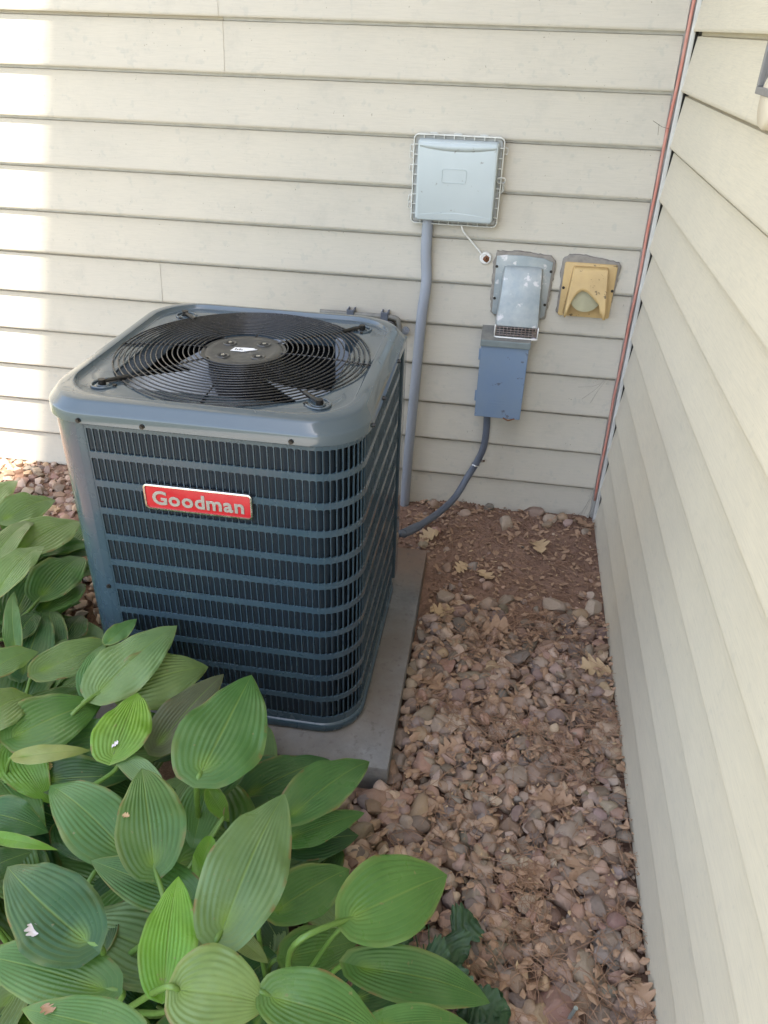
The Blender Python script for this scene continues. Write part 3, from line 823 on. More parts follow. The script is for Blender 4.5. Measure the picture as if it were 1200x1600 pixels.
bm = bmesh.new(); o = rrect(.012, .0075, .007, 6, (hx+.008, .006)); bm.free()
frame_y('lock_hasp', .013, .0085, .0078, .0026, (hx+.009, .010), -.018, -.030, M['nidrim'], nid)
frame_y('lock_tab', .009, .016, .006, .004, (hx+.008, -.012), -.010, -.016, M['nidrim'], nid)
for x in (-.09, -.062, -.038, -.004, .022, .062):
    bm = bmesh.new()
    for a in range(6):
        q = a*PI/3; add_box(bm, (x-.0012, -.012, -hz-.012), (x+.0012, -.004, -hz-.003)); add_tube(bm, [(x, -.014, -hz-.007), (x+.0055*math.cos(q), -.014, -hz-.007+.0055*math.sin(q))], .0011, 5)
    bm_obj('knockout_stub', bm, M['nidrim'], nid)
for x in (-.075, -.005, .07):
    bm = bmesh.new(); add_box(bm, (x-.012, -.006, hz+.005), (x+.012, .010, hz+.011), .001); bm_obj('top_tab', bm, M['nidrim'], nid)

# grey conduit from the cable box into the ground
cd = empty('conduit', (-.688, -.033, 0)); tag(cd, 'straight pale grey plastic conduit dropping from the cable box down to the soil', 'conduit')
bm = bmesh.new()
add_tube(bm, bez([(0, .002, 1.035), (0, .002, .93), (.0055, .001, .86), (.005, -.002, .81), (-.003, -.002, .72), (-.012, 0, .50), (-.024, 0, .22), (-.030, 0, -.06)], 8), .0172, 20)
bm_obj('pipe', bm, M['pvc'], cd, True)
# thin cable to the white bushing
cb = empty('cable', (-.587, -.03, 1.012)); tag(cb, 'thin white cable curving from the box down to a round white wall bushing', 'cable')
bm = bmesh.new(); add_tube(bm, bez([(0, .006, .012), (.010, .0, -.012), (.042, .010, -.048), (.066, .014, -.074), (.080, .020, -.098)], 10), .0027, 8); bm_obj('wire', bm, M['white'], cb, True)
bm = bmesh.new(); add_lathe(bm, (0, 0, 0), [(.019, 0), (.019, .003), (.017, .0055), (.0145, .0065), (.012, .005), (.001, .005)], 28, cap=False); o = bm_obj('bushing', bm, M['white'], cb, True, auto=40)
o.rotation_euler = (PI/2, 0, 0); o.location = (.085, .020, -.093)
bm = bmesh.new(); add_lathe(bm, (0, 0, 0), [(.0105, .0055), (.008, .009), (.003, .0105), (.0005, .0105)], 12, cap=False)
for v in bm.verts: v.co.x += RNG.normal(0, .0012); v.co.y += RNG.normal(0, .0022)
o = bm_obj('sealant_plug', bm, M['rust'], cb, True); o.rotation_euler = (PI/2, 0, 0); o.location = (.087, .020, -.093)

# galvanised vent hood
vh = empty('vent_hood', (-.381, 0, .84)); tag(vh, 'galvanised metal vent hood with open wire screen above the blue box', 'vent')
def rough_outline(pts, amp, seed):
    r = random.Random(seed); out = []
    for i in range(len(pts)):
        a, b = Vector(pts[i]), Vector(pts[(i+1) % len(pts)]); n = max(1, int((b-a).length/.008))
        for k in range(n): p = a.lerp(b, k/n); out.append((p.x+r.uniform(-amp, amp), p.y+r.uniform(-amp, amp)))
    return out
ol = [(-.088, -.088), (-.060, -.108), (.055, -.110), (.086, -.098), (.093, -.02), (.097, .085), (.080, .098), (.0, .107), (-.085, .104), (-.094, .07), (-.094, -.03)]
bm = bmesh.new(); add_prism_y(bm, rough_outline(ol, .0022, 1), .003, -.0205, .003); bm_obj('sealant_bead', bm, M['sealant'], vh, True, auto=50)
pl = [(-.078, -.092), (.074, -.094), (.083, -.086), (.088, .082), (.060, .092), (.0, .097), (-.060, .096), (-.086, .091), (-.084, -.084)]
bm = bmesh.new(); add_prism_y(bm, pl, -.004, -.025, .0015); pm = bm_obj('back_plate', bm, M['galv'], vh, True, auto=35)
for x, z in ((-.083, .060), (.085, .055), (-.080, -.040), (.080, -.05)):
    bm = bmesh.new(); add_cyl(bm, (x, -.024, z), (0, -1, 0), .0045, .003, 10); bm_obj('screw', bm, M['screw'], vh)
# sloping hood: top near the plate, mouth at the bottom standing out
hw1, hw2 = .060, .070
def hood():
    bm = bmesh.new()
    sec = [(.066, .052, -.028), (.062, .058, -.038), (.050, .060, -.046), (-.110, .068, -.078), (-.114, .068, -.076)]
    V = []
    for z, hw, y in sec:
        row = [(-hw-.002, -.024, z), (-hw, y+.008, z), (-hw+.003, y+.002, z), (-hw+.010, y, z), (hw-.010, y, z), (hw-.003, y+.002, z), (hw, y+.008, z), (hw+.002, -.024, z)]
        V.append([bm.verts.new(p) for p in row])
    for A, B in zip(V, V[1:]):
        for k in range(7): bm.faces.new((A[k], A[k+1], B[k+1], B[k]))
    bm.faces.new(V[0])
    return bm_obj('hood', bm, M['galv'], vh, True, auto=35)
hd = hood(); sm = hd.modifiers.new('thick', 'SOLIDIFY'); sm.thickness = .0015; sm.offset = -1
# screen basket below the mouth
bm = bmesh.new()
for k in range(12):
    x = -.064+.128*k/11; add_tube(bm, [(x, -.030, -.100), (x, -.034, -.142), (x, -.072, -.146), (x, -.077, -.108)], .0009, 4)
for z, y in ((-.116, -.0775), (-.124, -.0765), (-.132, -.075), (-.140, -.0735)):
    add_tube(bm, [(-.066, -.030, z), (-.066, y+.004, z), (-.062, y, z), (.062, y, z), (.066, y+.004, z), (.066, -.03, z)], .0010, 4)
for y in (-.04, -.05, -.06, -.068): add_tube(bm, [(-.064, y, -.144), (.064, y, -.144)], .0009, 4)
bm_obj('wire_screen', bm, M['wire'], vh, True)
bm = bmesh.new(); add_tube(bm, [(-.068, -.030, -.145), (-.068, -.074, -.149), (-.062, -.078, -.149), (.062, -.078, -.149), (.068, -.074, -.149), (.068, -.03, -.145)], .0032, 6)
add_tube(bm, [(-.068, -.074, -.149), (-.068, -.080, -.108)], .002, 5); add_tube(bm, [(.068, -.074, -.149), (.068, -.080, -.108)], .002, 5)
bm_obj('screen_frame', bm, M['white'], vh, True)
bm = bmesh.new(); add_box(bm, (-.060, -.028, -.138), (.060, -.0255, .04)); bm_obj('dark_opening', bm, M['darkhole'], vh)
bm = bmesh.new()
rr = random.Random(4)
for k in range(46):
    x = rr.uniform(-.055, .062); y = rr.uniform(-.070, -.035); s = rr.uniform(.003, .009)
    c = bmesh.ops.create_icosphere(bm, subdivisions=1, radius=s, matrix=Matrix.Translation((x, y, -.152+rr.uniform(-.005, .003)))@Matrix.Diagonal((1.4, 1, .6, 1)))
for v in bm.verts: v.co += Vector((rr.uniform(-.0012, .0012), rr.uniform(-.0012, .0012), rr.uniform(-.0012, .0012)))
lint = bm_obj('lint', bm, M['lintm'] if 'lintm' in M else M['white'], vh); lint['kind'] = 'stuff'

# blue grey disconnect box
db = empty('disconnect_box', (-.409, -.015, .418)); tag(db, 'blue grey metal electrical disconnect box below the galvanised hood, with a conduit from its underside', 'electrical box')
bm = bmesh.new(); add_box(bm, (-.077, -.072, 0), (.073, 0, .250), .002); bm_obj('box_body', bm, M['bluebox'], db, False)
bm = bmesh.new(); add_box(bm, (-.0785, -.0785, -.003), (.0745, -.0725, .246), .0018); dc = bm_obj('box_cover', bm, M['bluebox'], db)
bm = bmesh.new(); add_box(bm, (-.081, -.086, .2465), (.0785, -.068, .268), .0022); bm_obj('lid_lip', bm, M['boxlid'], db)
V = [(-.081, -.084, .2685), (.0785, -.084, .2685), (.0785, .003, .290), (-.081, .003, .290), (-.081, -.084, .262), (.0785, -.084, .262), (.0785, .003, .262), (-.081, .003, .262)]
mesh_obj('sloped_top', V, [(0,1,2,3), (4,7,6,5), (0,4,5,1), (1,5,6,2), (2,6,7,3), (3,7,4,0)], M['galvdark'], db)
for z in (.21, .065):
    bm = bmesh.new(); add_cyl(bm, (-.080, -.060, z-.018), (0,0,1), .0042, .036, 10); bm_obj('hinge', bm, M['bluebox'], db, True, auto=40)
bm = bmesh.new(); add_tube(bm, bez([(.018, -.079, .0), (.034, -.084, -.005), (.045, -.084, -.002), (.056, -.079, .0)], 4), .0022, 6); bm_obj('hasp', bm, M['rust'], db, True)
# embossed lines on the lower cover (illegible in the photograph)
bm = bmesh.new()
for k in range(3): add_box(bm, (-.042+.004*k, -.0791, .040+.010*k), (.030-.004*k, -.0786, .0425+.010*k))
bm_obj('embossed_line', bm, M['bluebox'], db)
# whip
wp = empty('electrical_whip', (-.446, -.05, .42)); tag(wp, 'dark grey flexible conduit curving from the blue box down and left to the air conditioner', 'conduit')
bm = bmesh.new()
pts = bez([(0, 0, .0), (.004, 0, -.07), (.001, .001, -.14), (-.016, .002, -.20), (-.045, -.01, -.262), (-.080, -.075, -.312), (-.125, -.17, -.322), (-.175, -.265, -.318), (-.212, -.345, -.305), (-.240, -.37, -.298)], 14)
add_tube(bm, pts, .0122, 18); bm_obj('tube', bm, M['whip'], wp, True)
bm = bmesh.new(); add_tube(bm, [pts[-26], pts[-8]], .0150, 14); bm_obj('connector', bm, M['whip'], wp, True, auto=40)
bm = bmesh.new(); add_cyl(bm, (0, 0, .0), (0,0,-1), .0145, .012, 14); bm_obj('connector', bm, M['whip'], wp, True, auto=40)
bm = bmesh.new()
p = pts[45]
add_tube(bm, [(p.x+.0135*math.cos(q), p.y+.0135*math.sin(q)*1.0, p.z-.003*math.cos(q)) for q in np.linspace(0, 2*PI, 17)[:-1]], .0026, 6, closed=True)
add_box(bm, (p.x+.012, .036, p.z-.006), (p.x+.032, .0385, p.z+.006), .001); add_cyl(bm, (p.x+.025, .036, p.z), (0,-1,0), .0048, .004, 10)
bm_obj('pipe_strap', bm, M['chrome'], wp, True, auto=40)
# printed marks along the tube
bm = bmesh.new()
for k in range(66, 82):
    q = pts[k]; add_box(bm, (q.x-.0010+.0115*.35, q.y-.0122, q.z+.0005), (q.x+.0012+.0115*.35, q.y-.0108, q.z+.0032))
bm_obj('print_mark', bm, M['white'], wp)

# tan dryer vent
tv = empty('dryer_vent', (-.177, 0, .845)); tag(tv, 'tan plastic dryer vent with open hood and round flap near the corner', 'vent')
ol = [(-.086, -.080), (-.084, .02), (-.090, .045), (-.088, .086), (-.070, .102), (-.02, .103), (.03, .096), (.082, .088), (.089, .078), (.086, .0), (.080, -.04), (.079, -.083)]
bm = bmesh.new(); add_prism_y(bm, rough_outline(ol, .0016, 2), .003, -.0195, .003); bm_obj('sealant_bead', bm, M['sealant'], tv, True, auto=50)
bm = bmesh.new(); add_prism_y(bm, rrect(.0795, .0835, .006, 4, (0, -.001)), -.004, -.0255, .002); bm_obj('back_plate', bm, M['brass'], tv, True, auto=35)
def dryer_hood():
    """tapering box, wide open at the bottom, arched cut in the front face"""
    bm = bmesh.new()
    n = 24
    ztop = .066; zb = -.074; wt, wb = .052, .063; yt, yb = -.046, -.078
    def fy(z): t = (ztop-z)/(ztop-zb); return yt+(yb-yt)*t
    def fw(z): t = (ztop-z)/(ztop-zb); return wt+(wb-wt)*t
    top = []; arch = []
    for i in range(n+1):
        t = i/n*2-1
        hh_ = max(0, 1-((t+.28)/.66)**2)**.5 if t < -.28 else (1-.12*((t+.28)/.4)**2 if t < .12 else .88-.62*(t-.12))
        za = -.0735+.080*hh_
        if t > .72: za = -.056 if t < .84 else -.0735
        za = max(za, -.0735)
        xt = t*wt*.94; top.append(bm.verts.new((xt, fy(ztop), ztop)))
        arch.append(bm.verts.new((t*fw(za)*.955, fy(za), za)))
    rows = [top]
    for k in range(1, 6):
        row = []
        for a, b in zip(top, arch):
            p = a.co.lerp(b.co, k/6); row.append(bm.verts.new(p))
        rows.append(row)
    rows.append(arch)
    for A, B in zip(rows, rows[1:]):
        for k in range(n): bm.faces.new((A[k], A[k+1], B[k+1], B[k]))
    # sides and top with rounded edge
    for sgn in (-1, 1):
        e = 0 if sgn < 0 else n
        edge = [r_[e] for r_ in rows]
        mid = [bm.verts.new((sgn*(abs(v.co.x)+.0035), v.co.y+.004, v.co.z)) for v in edge]
        bk = [bm.verts.new((sgn*(abs(v.co.x)+.005), -.025, v.co.z)) for v in edge]
        for a, b, c in zip(range(6), range(6), range(6)):
            bm.faces.new((edge[a], edge[a+1], mid[a+1], mid[a])); bm.faces.new((mid[a], mid[a+1], bk[a+1], bk[a]))
        if sgn < 0: lm, lb = mid[0], bk[0]
        else: rm, rb = mid[0], bk[0]
    up = [bm.verts.new((v.co.x, v.co.y+.004, v.co.z+.004)) for v in top]; ub = [bm.verts.new((v.co.x*1.03, -.025, v.co.z+.008)) for v in top]
    for k in range(n): bm.faces.new((top[k], top[k+1], up[k+1], up[k])); bm.faces.new((up[k], up[k+1], ub[k+1], ub[k]))
    bm.faces.new((top[0], up[0], lm)); bm.faces.new((lm, up[0], ub[0], lb)); bm.faces.new((top[n], rm, up[n])); bm.faces.new((rm, rb, ub[n], up[n]))
    o = bm_obj('hood', bm, M['brass'], tv, True, auto=35)
    m_ = o.modifiers.new('thick', 'SOLIDIFY'); m_.thickness = .0018; m_.offset = -1
dryer_hood()
bm = bmesh.new(); add_lathe(bm, (0, 0, 0), [(.0495, 0), (.0495, .003), (.046, .0045), (.001, .0045)], 40, cap=False); o = bm_obj('flap', bm, M['flap'], tv, True, auto=40)
o.location = (-.004, -.0395, -.012); o.rotation_euler = (math.radians(78), 0, 0)
bm = bmesh.new(); add_lathe(bm, (0, 0, 0), [(.0525, 0), (.0525, .012), (.050, .012), (.050, 0)], 40, cap=False); o = bm_obj('duct_ring', bm, M['brass'], tv, True, auto=40); o.location = (-.004, -.025, -.012); o.rotation_euler = (PI/2, 0, 0)
for x in (-.074, .075):
    bm = bmesh.new(); add_cyl(bm, (x, -.024, .004), (0,-1,0), .0045, .0035, 10); bm_obj('screw', bm, M['screw'], tv)

# small grey framed fixture on the side wall, cut by the right edge of the photograph
fx = empty('wall_fixture', (-.014, -.892, 1.449)); tag(fx, 'grey framed fixture with barred dark lens on the upper side wall at the frame edge', 'light fixture')
bm = bmesh.new(); add_box(bm, (-.022, -.135, .0), (.0, .0, .012), .0015); add_box(bm, (-.022, -.135, .128), (0, 0, .140), .0015); add_box(bm, (-.022, -.010, .012), (0, 0, .128), .0015); add_box(bm, (-.022, -.135, .012), (0, -.125, .128), .0015)
bm_obj('frame', bm, M['fixture'], fx)
bm = bmesh.new(); add_box(bm, (-.008, -.125, .012), (-.002, -.010, .128)); bm_obj('lens', bm, M['glass'], fx)
for k in range(1, 8):
    bm = bmesh.new(); y = -.010-.115*k/8; add_box(bm, (-.016, y-.001, .012), (-.010, y+.001, .128)); bm_obj('bar', bm, M['fixture'], fx)
bm = bmesh.new(); add_lathe(bm, (0, 0, 0), [(.045, -.002), (.045, .012), (.040, .018), (.001, .019)], 28, cap=False); o = bm_obj('mount', bm, M['mount'], fx, True, auto=50); o.rotation_euler = (0, -PI/2, 0); o.location = (0, -.068, -.006)

# thin pin stuck into the gravel at the bottom of the picture
for lab, (x, y), h, lean in (('thin pale metal pin standing in the gravel beside the hostas', (-.176, -1.765), .075, .02), ('short metal pin against the foot of the side wall at the bottom corner', (-.022, -1.765), .05, .0)):
    bm = bmesh.new(); add_tube(bm, [(0, 0, -.03), (lean*.3, 0, h*.6), (lean*.5, -.002, h)], .0032, 8); add_cyl(bm, (lean*.5, -.002, h), (0,0,1), .0042, .002, 8)
    o = bm_obj('metal_pin', bm, M['pin'], None, True, (x, y, float(gh(x, y))), auto=40); tag(o, lab, 'pin')
HOSTA=[
(-1.874,-0.820,0.300,-1.890,-0.589,0.280,0.103,0.247,0.101,0.964,'p',0),
(-1.774,-0.841,0.300,-1.733,-0.646,0.260,0.109,0.421,0.096,0.902,'p',0),
(-1.619,-1.016,0.330,-1.584,-0.770,0.280,0.143,0.372,0.133,0.919,'p',0),
(-1.532,-1.238,0.380,-1.542,-1.014,0.360,0.086,0.240,0.097,0.966,'p',0),
(-1.632,-1.127,0.360,-1.652,-0.879,0.340,0.080,0.226,0.097,0.969,'p',0),
(-1.508,-1.117,0.280,-1.512,-0.897,0.250,0.121,0.240,0.136,0.961,'m',0),
(-1.500,-1.130,0.250,-1.471,-0.981,0.220,0.102,0.372,0.113,0.921,'m',0),
(-1.551,-1.173,0.260,-1.609,-0.955,0.240,0.117,0.097,0.116,0.988,'d',0),
(-1.397,-1.392,0.360,-1.497,-1.224,0.380,0.040,0.031,-0.100,0.994,'m',0),
(-1.411,-1.369,0.270,-1.470,-1.169,0.270,0.104,0.091,0.027,0.995,'d',1),
(-1.465,-1.293,0.300,-1.478,-1.176,0.280,0.062,0.187,0.186,0.965,'d',0),
(-1.401,-1.258,0.240,-1.503,-1.105,0.240,0.071,-0.060,-0.040,0.997,'d',1),
(-1.307,-1.441,0.360,-1.215,-1.279,0.320,0.082,0.458,-0.039,0.888,'p',1),
(-1.212,-1.328,0.360,-1.185,-1.243,0.360,0.047,0.307,-0.098,0.947,'m',1),
(-1.161,-1.470,0.360,-1.075,-1.268,0.380,0.128,0.270,-0.208,0.940,'p',1),
(-1.180,-1.466,0.340,-1.223,-1.337,0.360,0.083,0.086,-0.124,0.989,'m',1),
(-1.126,-1.446,0.340,-0.992,-1.310,0.310,0.134,0.403,-0.201,0.893,'p',1),
(-1.016,-1.529,0.300,-0.943,-1.347,0.330,0.093,0.210,-0.240,0.948,'n',1),
(-1.263,-1.613,0.360,-1.162,-1.477,0.330,0.132,0.428,-0.118,0.896,'m',1),
(-1.321,-1.621,0.400,-1.289,-1.507,0.360,0.095,0.451,0.182,0.874,'p',1),
(-1.384,-1.511,0.400,-1.345,-1.384,0.360,0.062,0.458,0.136,0.879,'p',0),
(-1.056,-1.627,0.370,-1.076,-1.477,0.380,0.111,0.123,-0.049,0.991,'b',1),
(-1.173,-1.458,0.320,-1.152,-1.387,0.300,0.043,0.400,0.138,0.906,'p',1),
(-0.847,-1.699,0.460,-0.831,-1.475,0.470,0.157,0.151,-0.054,0.987,'m',2),
(-0.866,-1.638,0.330,-0.837,-1.426,0.300,0.095,0.204,0.109,0.973,'d',2),
(-1.211,-1.671,0.380,-1.113,-1.611,0.350,0.036,0.422,-0.254,0.870,'y',1),
(-1.260,-1.627,0.340,-1.169,-1.688,0.280,0.089,0.279,-0.426,0.861,'b',1),
(-1.182,-1.652,0.300,-1.046,-1.601,0.280,0.081,0.261,-0.343,0.902,'d',1),
(-0.960,-1.801,0.360,-1.150,-1.699,0.350,0.110,-0.160,-0.201,0.966,'m',3),
(-0.873,-1.855,0.420,-0.962,-1.696,0.440,0.112,0.002,-0.123,0.992,'m',3),
(-0.962,-1.666,0.360,-1.077,-1.607,0.360,0.044,-0.131,-0.253,0.959,'p',1),
(-0.863,-1.667,0.360,-0.865,-1.748,0.300,0.084,0.117,-0.594,0.796,'m',2),
(-0.848,-1.683,0.380,-0.810,-1.701,0.330,0.036,0.498,-0.628,0.599,'b',2),
(-0.815,-1.780,0.380,-0.828,-1.829,0.320,0.036,0.030,-0.778,0.627,'b',3),
(-1.231,-1.766,0.340,-1.128,-1.758,0.300,0.071,0.367,-0.340,0.866,'d',3),
(-1.165,-1.832,0.380,-1.062,-1.823,0.360,0.023,0.209,-0.340,0.917,'b',3),
(-1.193,-1.870,0.320,-1.125,-1.810,0.320,0.061,0.252,-0.282,0.926,'d',3),
(-0.899,-2.008,0.470,-1.073,-1.919,0.460,0.113,-0.146,-0.176,0.973,'d',3),
(-0.815,-1.875,0.380,-0.997,-1.836,0.370,0.083,-0.117,-0.298,0.947,'m',3),
(-0.773,-2.038,0.460,-0.811,-1.894,0.470,0.080,0.047,-0.057,0.997,'b',3),
(-0.736,-2.061,0.500,-0.631,-2.037,0.450,0.104,0.463,-0.249,0.851,'p',3),
(-0.862,-2.049,0.440,-1.062,-2.029,0.420,0.086,-0.123,-0.285,0.951,'m',3),
(-0.788,-2.109,0.480,-0.943,-2.099,0.460,0.060,-0.141,-0.282,0.949,'m',3),
(-0.949,-1.922,0.280,-0.975,-1.839,0.260,0.046,-0.019,0.228,0.974,'d',3),
(-0.711,-1.973,0.500,-0.688,-1.749,0.500,0.120,0.132,-0.013,0.991,'p',4),
(-0.708,-1.650,0.310,-0.596,-1.470,0.270,0.097,0.344,-0.006,0.939,'m',2),
(-0.710,-1.663,0.260,-0.589,-1.554,0.220,0.060,0.404,-0.117,0.907,'m',2),
(-0.712,-1.640,0.200,-0.599,-1.565,0.160,0.074,0.427,-0.172,0.888,'d',2),
(-0.824,-1.555,0.220,-0.690,-1.414,0.190,0.089,0.357,-0.143,0.923,'d',2),
(-0.841,-1.676,0.260,-0.768,-1.563,0.240,0.080,0.339,-0.053,0.939,'d',2),
(-0.547,-1.906,0.460,-0.419,-1.790,0.420,0.118,0.368,-0.085,0.926,'m',4),
(-0.549,-1.873,0.370,-0.442,-1.826,0.330,0.052,0.422,-0.209,0.882,'d',4),
(-0.673,-1.870,0.380,-0.580,-1.755,0.340,0.087,0.394,0.001,0.919,'m',4),
(-0.531,-1.911,0.340,-0.328,-1.877,0.240,0.079,0.462,-0.293,0.837,'m',4),
(-0.626,-2.030,0.460,-0.475,-2.028,0.400,0.087,0.355,-0.324,0.877,'m',4),
(-0.492,-1.994,0.360,-0.364,-1.942,0.300,0.048,0.472,-0.169,0.865,'m',4),
(-0.732,-1.898,0.340,-0.678,-1.910,0.300,0.031,0.472,-0.443,0.762,'y',4),
(-0.657,-1.874,0.260,-0.554,-1.805,0.220,0.076,0.429,-0.118,0.896,'m',4),
(-0.623,-1.893,0.220,-0.551,-1.828,0.200,0.057,0.340,-0.088,0.936,'d',4),
(-0.782,-1.837,0.220,-0.858,-1.793,0.200,0.068,-0.319,-0.123,0.940,'d',3),
(-0.923,-1.862,0.200,-0.979,-1.790,0.200,0.072,-0.081,-0.063,0.995,'d',3),
(-1.152,-1.690,0.220,-1.064,-1.742,0.200,0.073,0.051,-0.282,0.958,'d',3),
(-0.700,-1.855,0.200,-0.758,-1.917,0.180,0.061,0.051,-0.349,0.936,'d',4),
(-0.867,-1.956,0.220,-0.982,-1.884,0.200,0.062,-0.232,-0.100,0.967,'d',3),
(-1.350,-1.428,0.240,-1.509,-1.336,0.200,0.081,-0.320,-0.146,0.936,'d',1),
(-1.231,-1.462,0.220,-1.348,-1.305,0.200,0.094,-0.145,0.018,0.989,'d',1),
(-1.050,-1.481,0.200,-1.031,-1.348,0.180,0.105,0.240,0.112,0.964,'d',2),
(-0.797,-1.693,0.200,-0.927,-1.619,0.180,0.090,-0.251,-0.187,0.950,'d',4),
(-0.647,-1.597,0.140,-0.693,-1.675,0.120,0.074,0.097,-0.300,0.949,'d',4),
(-1.445,-1.162,0.180,-1.461,-1.038,0.160,0.092,0.153,0.175,0.972,'d',1),
(-1.718,-0.968,0.200,-1.592,-1.036,0.160,0.083,0.094,-0.369,0.925,'d',0),
(-0.540,-1.888,0.200,-0.463,-1.824,0.160,0.065,0.468,-0.009,0.884,'d',4),
(-0.454,-1.884,0.140,-0.408,-1.804,0.120,0.060,0.264,0.087,0.961,'d',4),
(-1.065,-1.902,0.300,-1.020,-1.848,0.280,0.084,0.443,-0.041,0.896,'d',3),
(-0.900,-1.672,0.240,-0.996,-1.602,0.220,0.079,-0.279,-0.107,0.954,'d',3),
(-0.770,-1.481,0.160,-0.890,-1.418,0.140,0.107,-0.277,-0.234,0.932,'d',2),
(-1.804,-0.785,0.220,-1.807,-0.644,0.200,0.117,0.268,0.141,0.953,'m',0),
(-1.285,-1.672,0.260,-1.258,-1.588,0.240,0.083,0.391,0.093,0.916,'d',1),
(-0.672,-1.996,0.300,-0.646,-1.918,0.280,0.066,0.248,0.162,0.955,'d',4),
(-1.318,-1.700,0.360,-1.523,-1.539,0.320,0.116,-0.224,-0.044,0.974,'m',1),
(-1.156,-1.935,0.380,-1.307,-1.880,0.340,0.093,-0.309,-0.172,0.935,'m',3),
(-1.586,-1.283,0.340,-1.811,-1.122,0.300,0.129,-0.251,-0.112,0.961,'p',0),
(-1.457,-1.493,0.360,-1.650,-1.407,0.320,0.129,-0.287,-0.209,0.935,'m',1),
(-1.820,-0.976,0.300,-2.023,-0.889,0.280,0.147,-0.214,-0.286,0.934,'p',0)]
BITS=[(-0.976, -2.008, 0.024, 'lintm', 'shrivelled white petal scrap on the broad dark hosta leaf at the left edge'), (-1.059, -1.611, 0.016, 'lintm', 'tiny pale star shaped scrap on a dark hosta leaf'), (-0.897, -2.103, 0.022, 'oak', 'small reddish brown scrap on the lowest left hosta leaf'), (-0.938, -1.802, 0.012, 'oak2', 'single tan crumb on the upright hosta leaf'), (-1.188, -1.636, 0.014, 'oak2', 'brown crumb on the wide hosta leaf left of the air conditioner')]

# ---------------------------------------------------------------- litter
def oak_mesh(seed):
    r = random.Random(seed); L = 1.0; n = 40; mid = []
    # lobed half outline: width as a function of t
    lob = 3+seed % 2
    V = []; F = []
    def wf(t, s):
        base = math.sin(PI*min(1, t*1.02))**.6*.42
        ph = s*.35
        return max(.02, base*(.34+.66*abs(math.sin(PI*(lob*t+ph)))**.9)) if .06 < t < .99 else .012
    curl = r.uniform(.10, .35); tw = r.uniform(-.3, .3)
    for i in range(n+1):
        t = i/n
        for j in range(-3, 4):
            s = j/3; w_ = wf(t, 1 if s > 0 else 0)
            x = s*w_+.06*math.sin(t*3+seed); y = t*L-.5 + abs(s)*w_*.35
            z = curl*(s*s)*w_*1.4+.10*math.sin(t*PI*1.3+seed)*1.0+tw*s*w_+.02*math.sin(t*17+s*5)
            V.append((x, y, z))
    for i in range(n):
        for j in range(6):
            q = i*7+j; F.append((q, q+1, q+8, q+7))
    me = bpy.data.meshes.new('oak_leaf'); me.from_pydata(V, [], F); me.update(); me.polygons.foreach_set('use_smooth', [True]*len(F))
    return me
oaks = [oak_mesh(k) for k in range(6)]; oaks2 = [m.copy() for m in oaks]
for m in oaks: m.materials.append(M['oak'])
for m in oaks2: m.materials.append(M['oak2'])
OAK = [(-.222, -.245, .085, 1, 'pale yellow oak leaf lying alone on the bare soil near the back wall', .3),
 (-.470, -.400, .060, 1, 'tan oak leaf on the dark soil left of the loose rock', 2.4),
 (-.395, -.425, .062, 1, 'golden crumpled oak leaf beside the loose rock on the soil', 4.0),
 (-.512, -.652, .080, 1, 'long pale oak leaf where the gravel begins beside the slab', 1.5),
 (-.350, -.700, .085, 0, 'brown oak leaf bridging the first stones below the bare soil', 5.0),
 (-.060, -.825, .090, 1, 'curled yellowish oak leaf against the side wall', 1.7),
 (-.512, -.975, .085, 0, 'light brown oak leaf on the gravel touching the slab edge', .8),
 (-.438, -1.190, .070, 0, 'small pinkish brown oak leaf on the gravel near the slab corner', 1.9),
 (-.285, -1.002, .080, 0, 'brown oak leaf in the middle of the gravel strip', 3.0),
 (-.243, -1.500, .080, 0, 'brown oak leaf among pine needles in front of the hosta', 5.3),
 (-.120, -1.462, .095, 0, 'large star shaped brown oak leaf on the lower gravel', .9),
 (-.035, -1.715, .070, 0, 'brown oak leaf in the bottom corner by the side wall', .2),
 (-.645, -.425, .095, 0, 'reddish brown oak leaf beside the conduit end', .6),
 (-.598, -.250, .080, 1, 'faded yellow leaf under the curved dark conduit', 2.0),
 (-.185, -1.292, .085, 0, 'dull brown oak leaf with a yellow stone under its tip', 1.2),
 (-.640, -.150, .080, 0, 'brown oak leaf against the back wall by the conduit', 2.9),
 (-.060, -.08, .070, 0, 'brown leaf in the corner where the two walls meet', 1.1)]
for i, (x, y, s, pale, lab, rz) in enumerate(OAK):
    o = bpy.data.objects.new('oak_leaf', (oaks2 if pale else oaks)[i % 6]); o.location = (x, y, float(gh(x, y))+(.036 if y < -.6 else .012)); o.scale = (s*1.05, s, s*.8)
    o.rotation_euler = (random.uniform(-.2, .2), random.uniform(-.2, .2), rz); link(o); tag(o, lab, 'dry leaf', 'dry oak leaves on the ground')
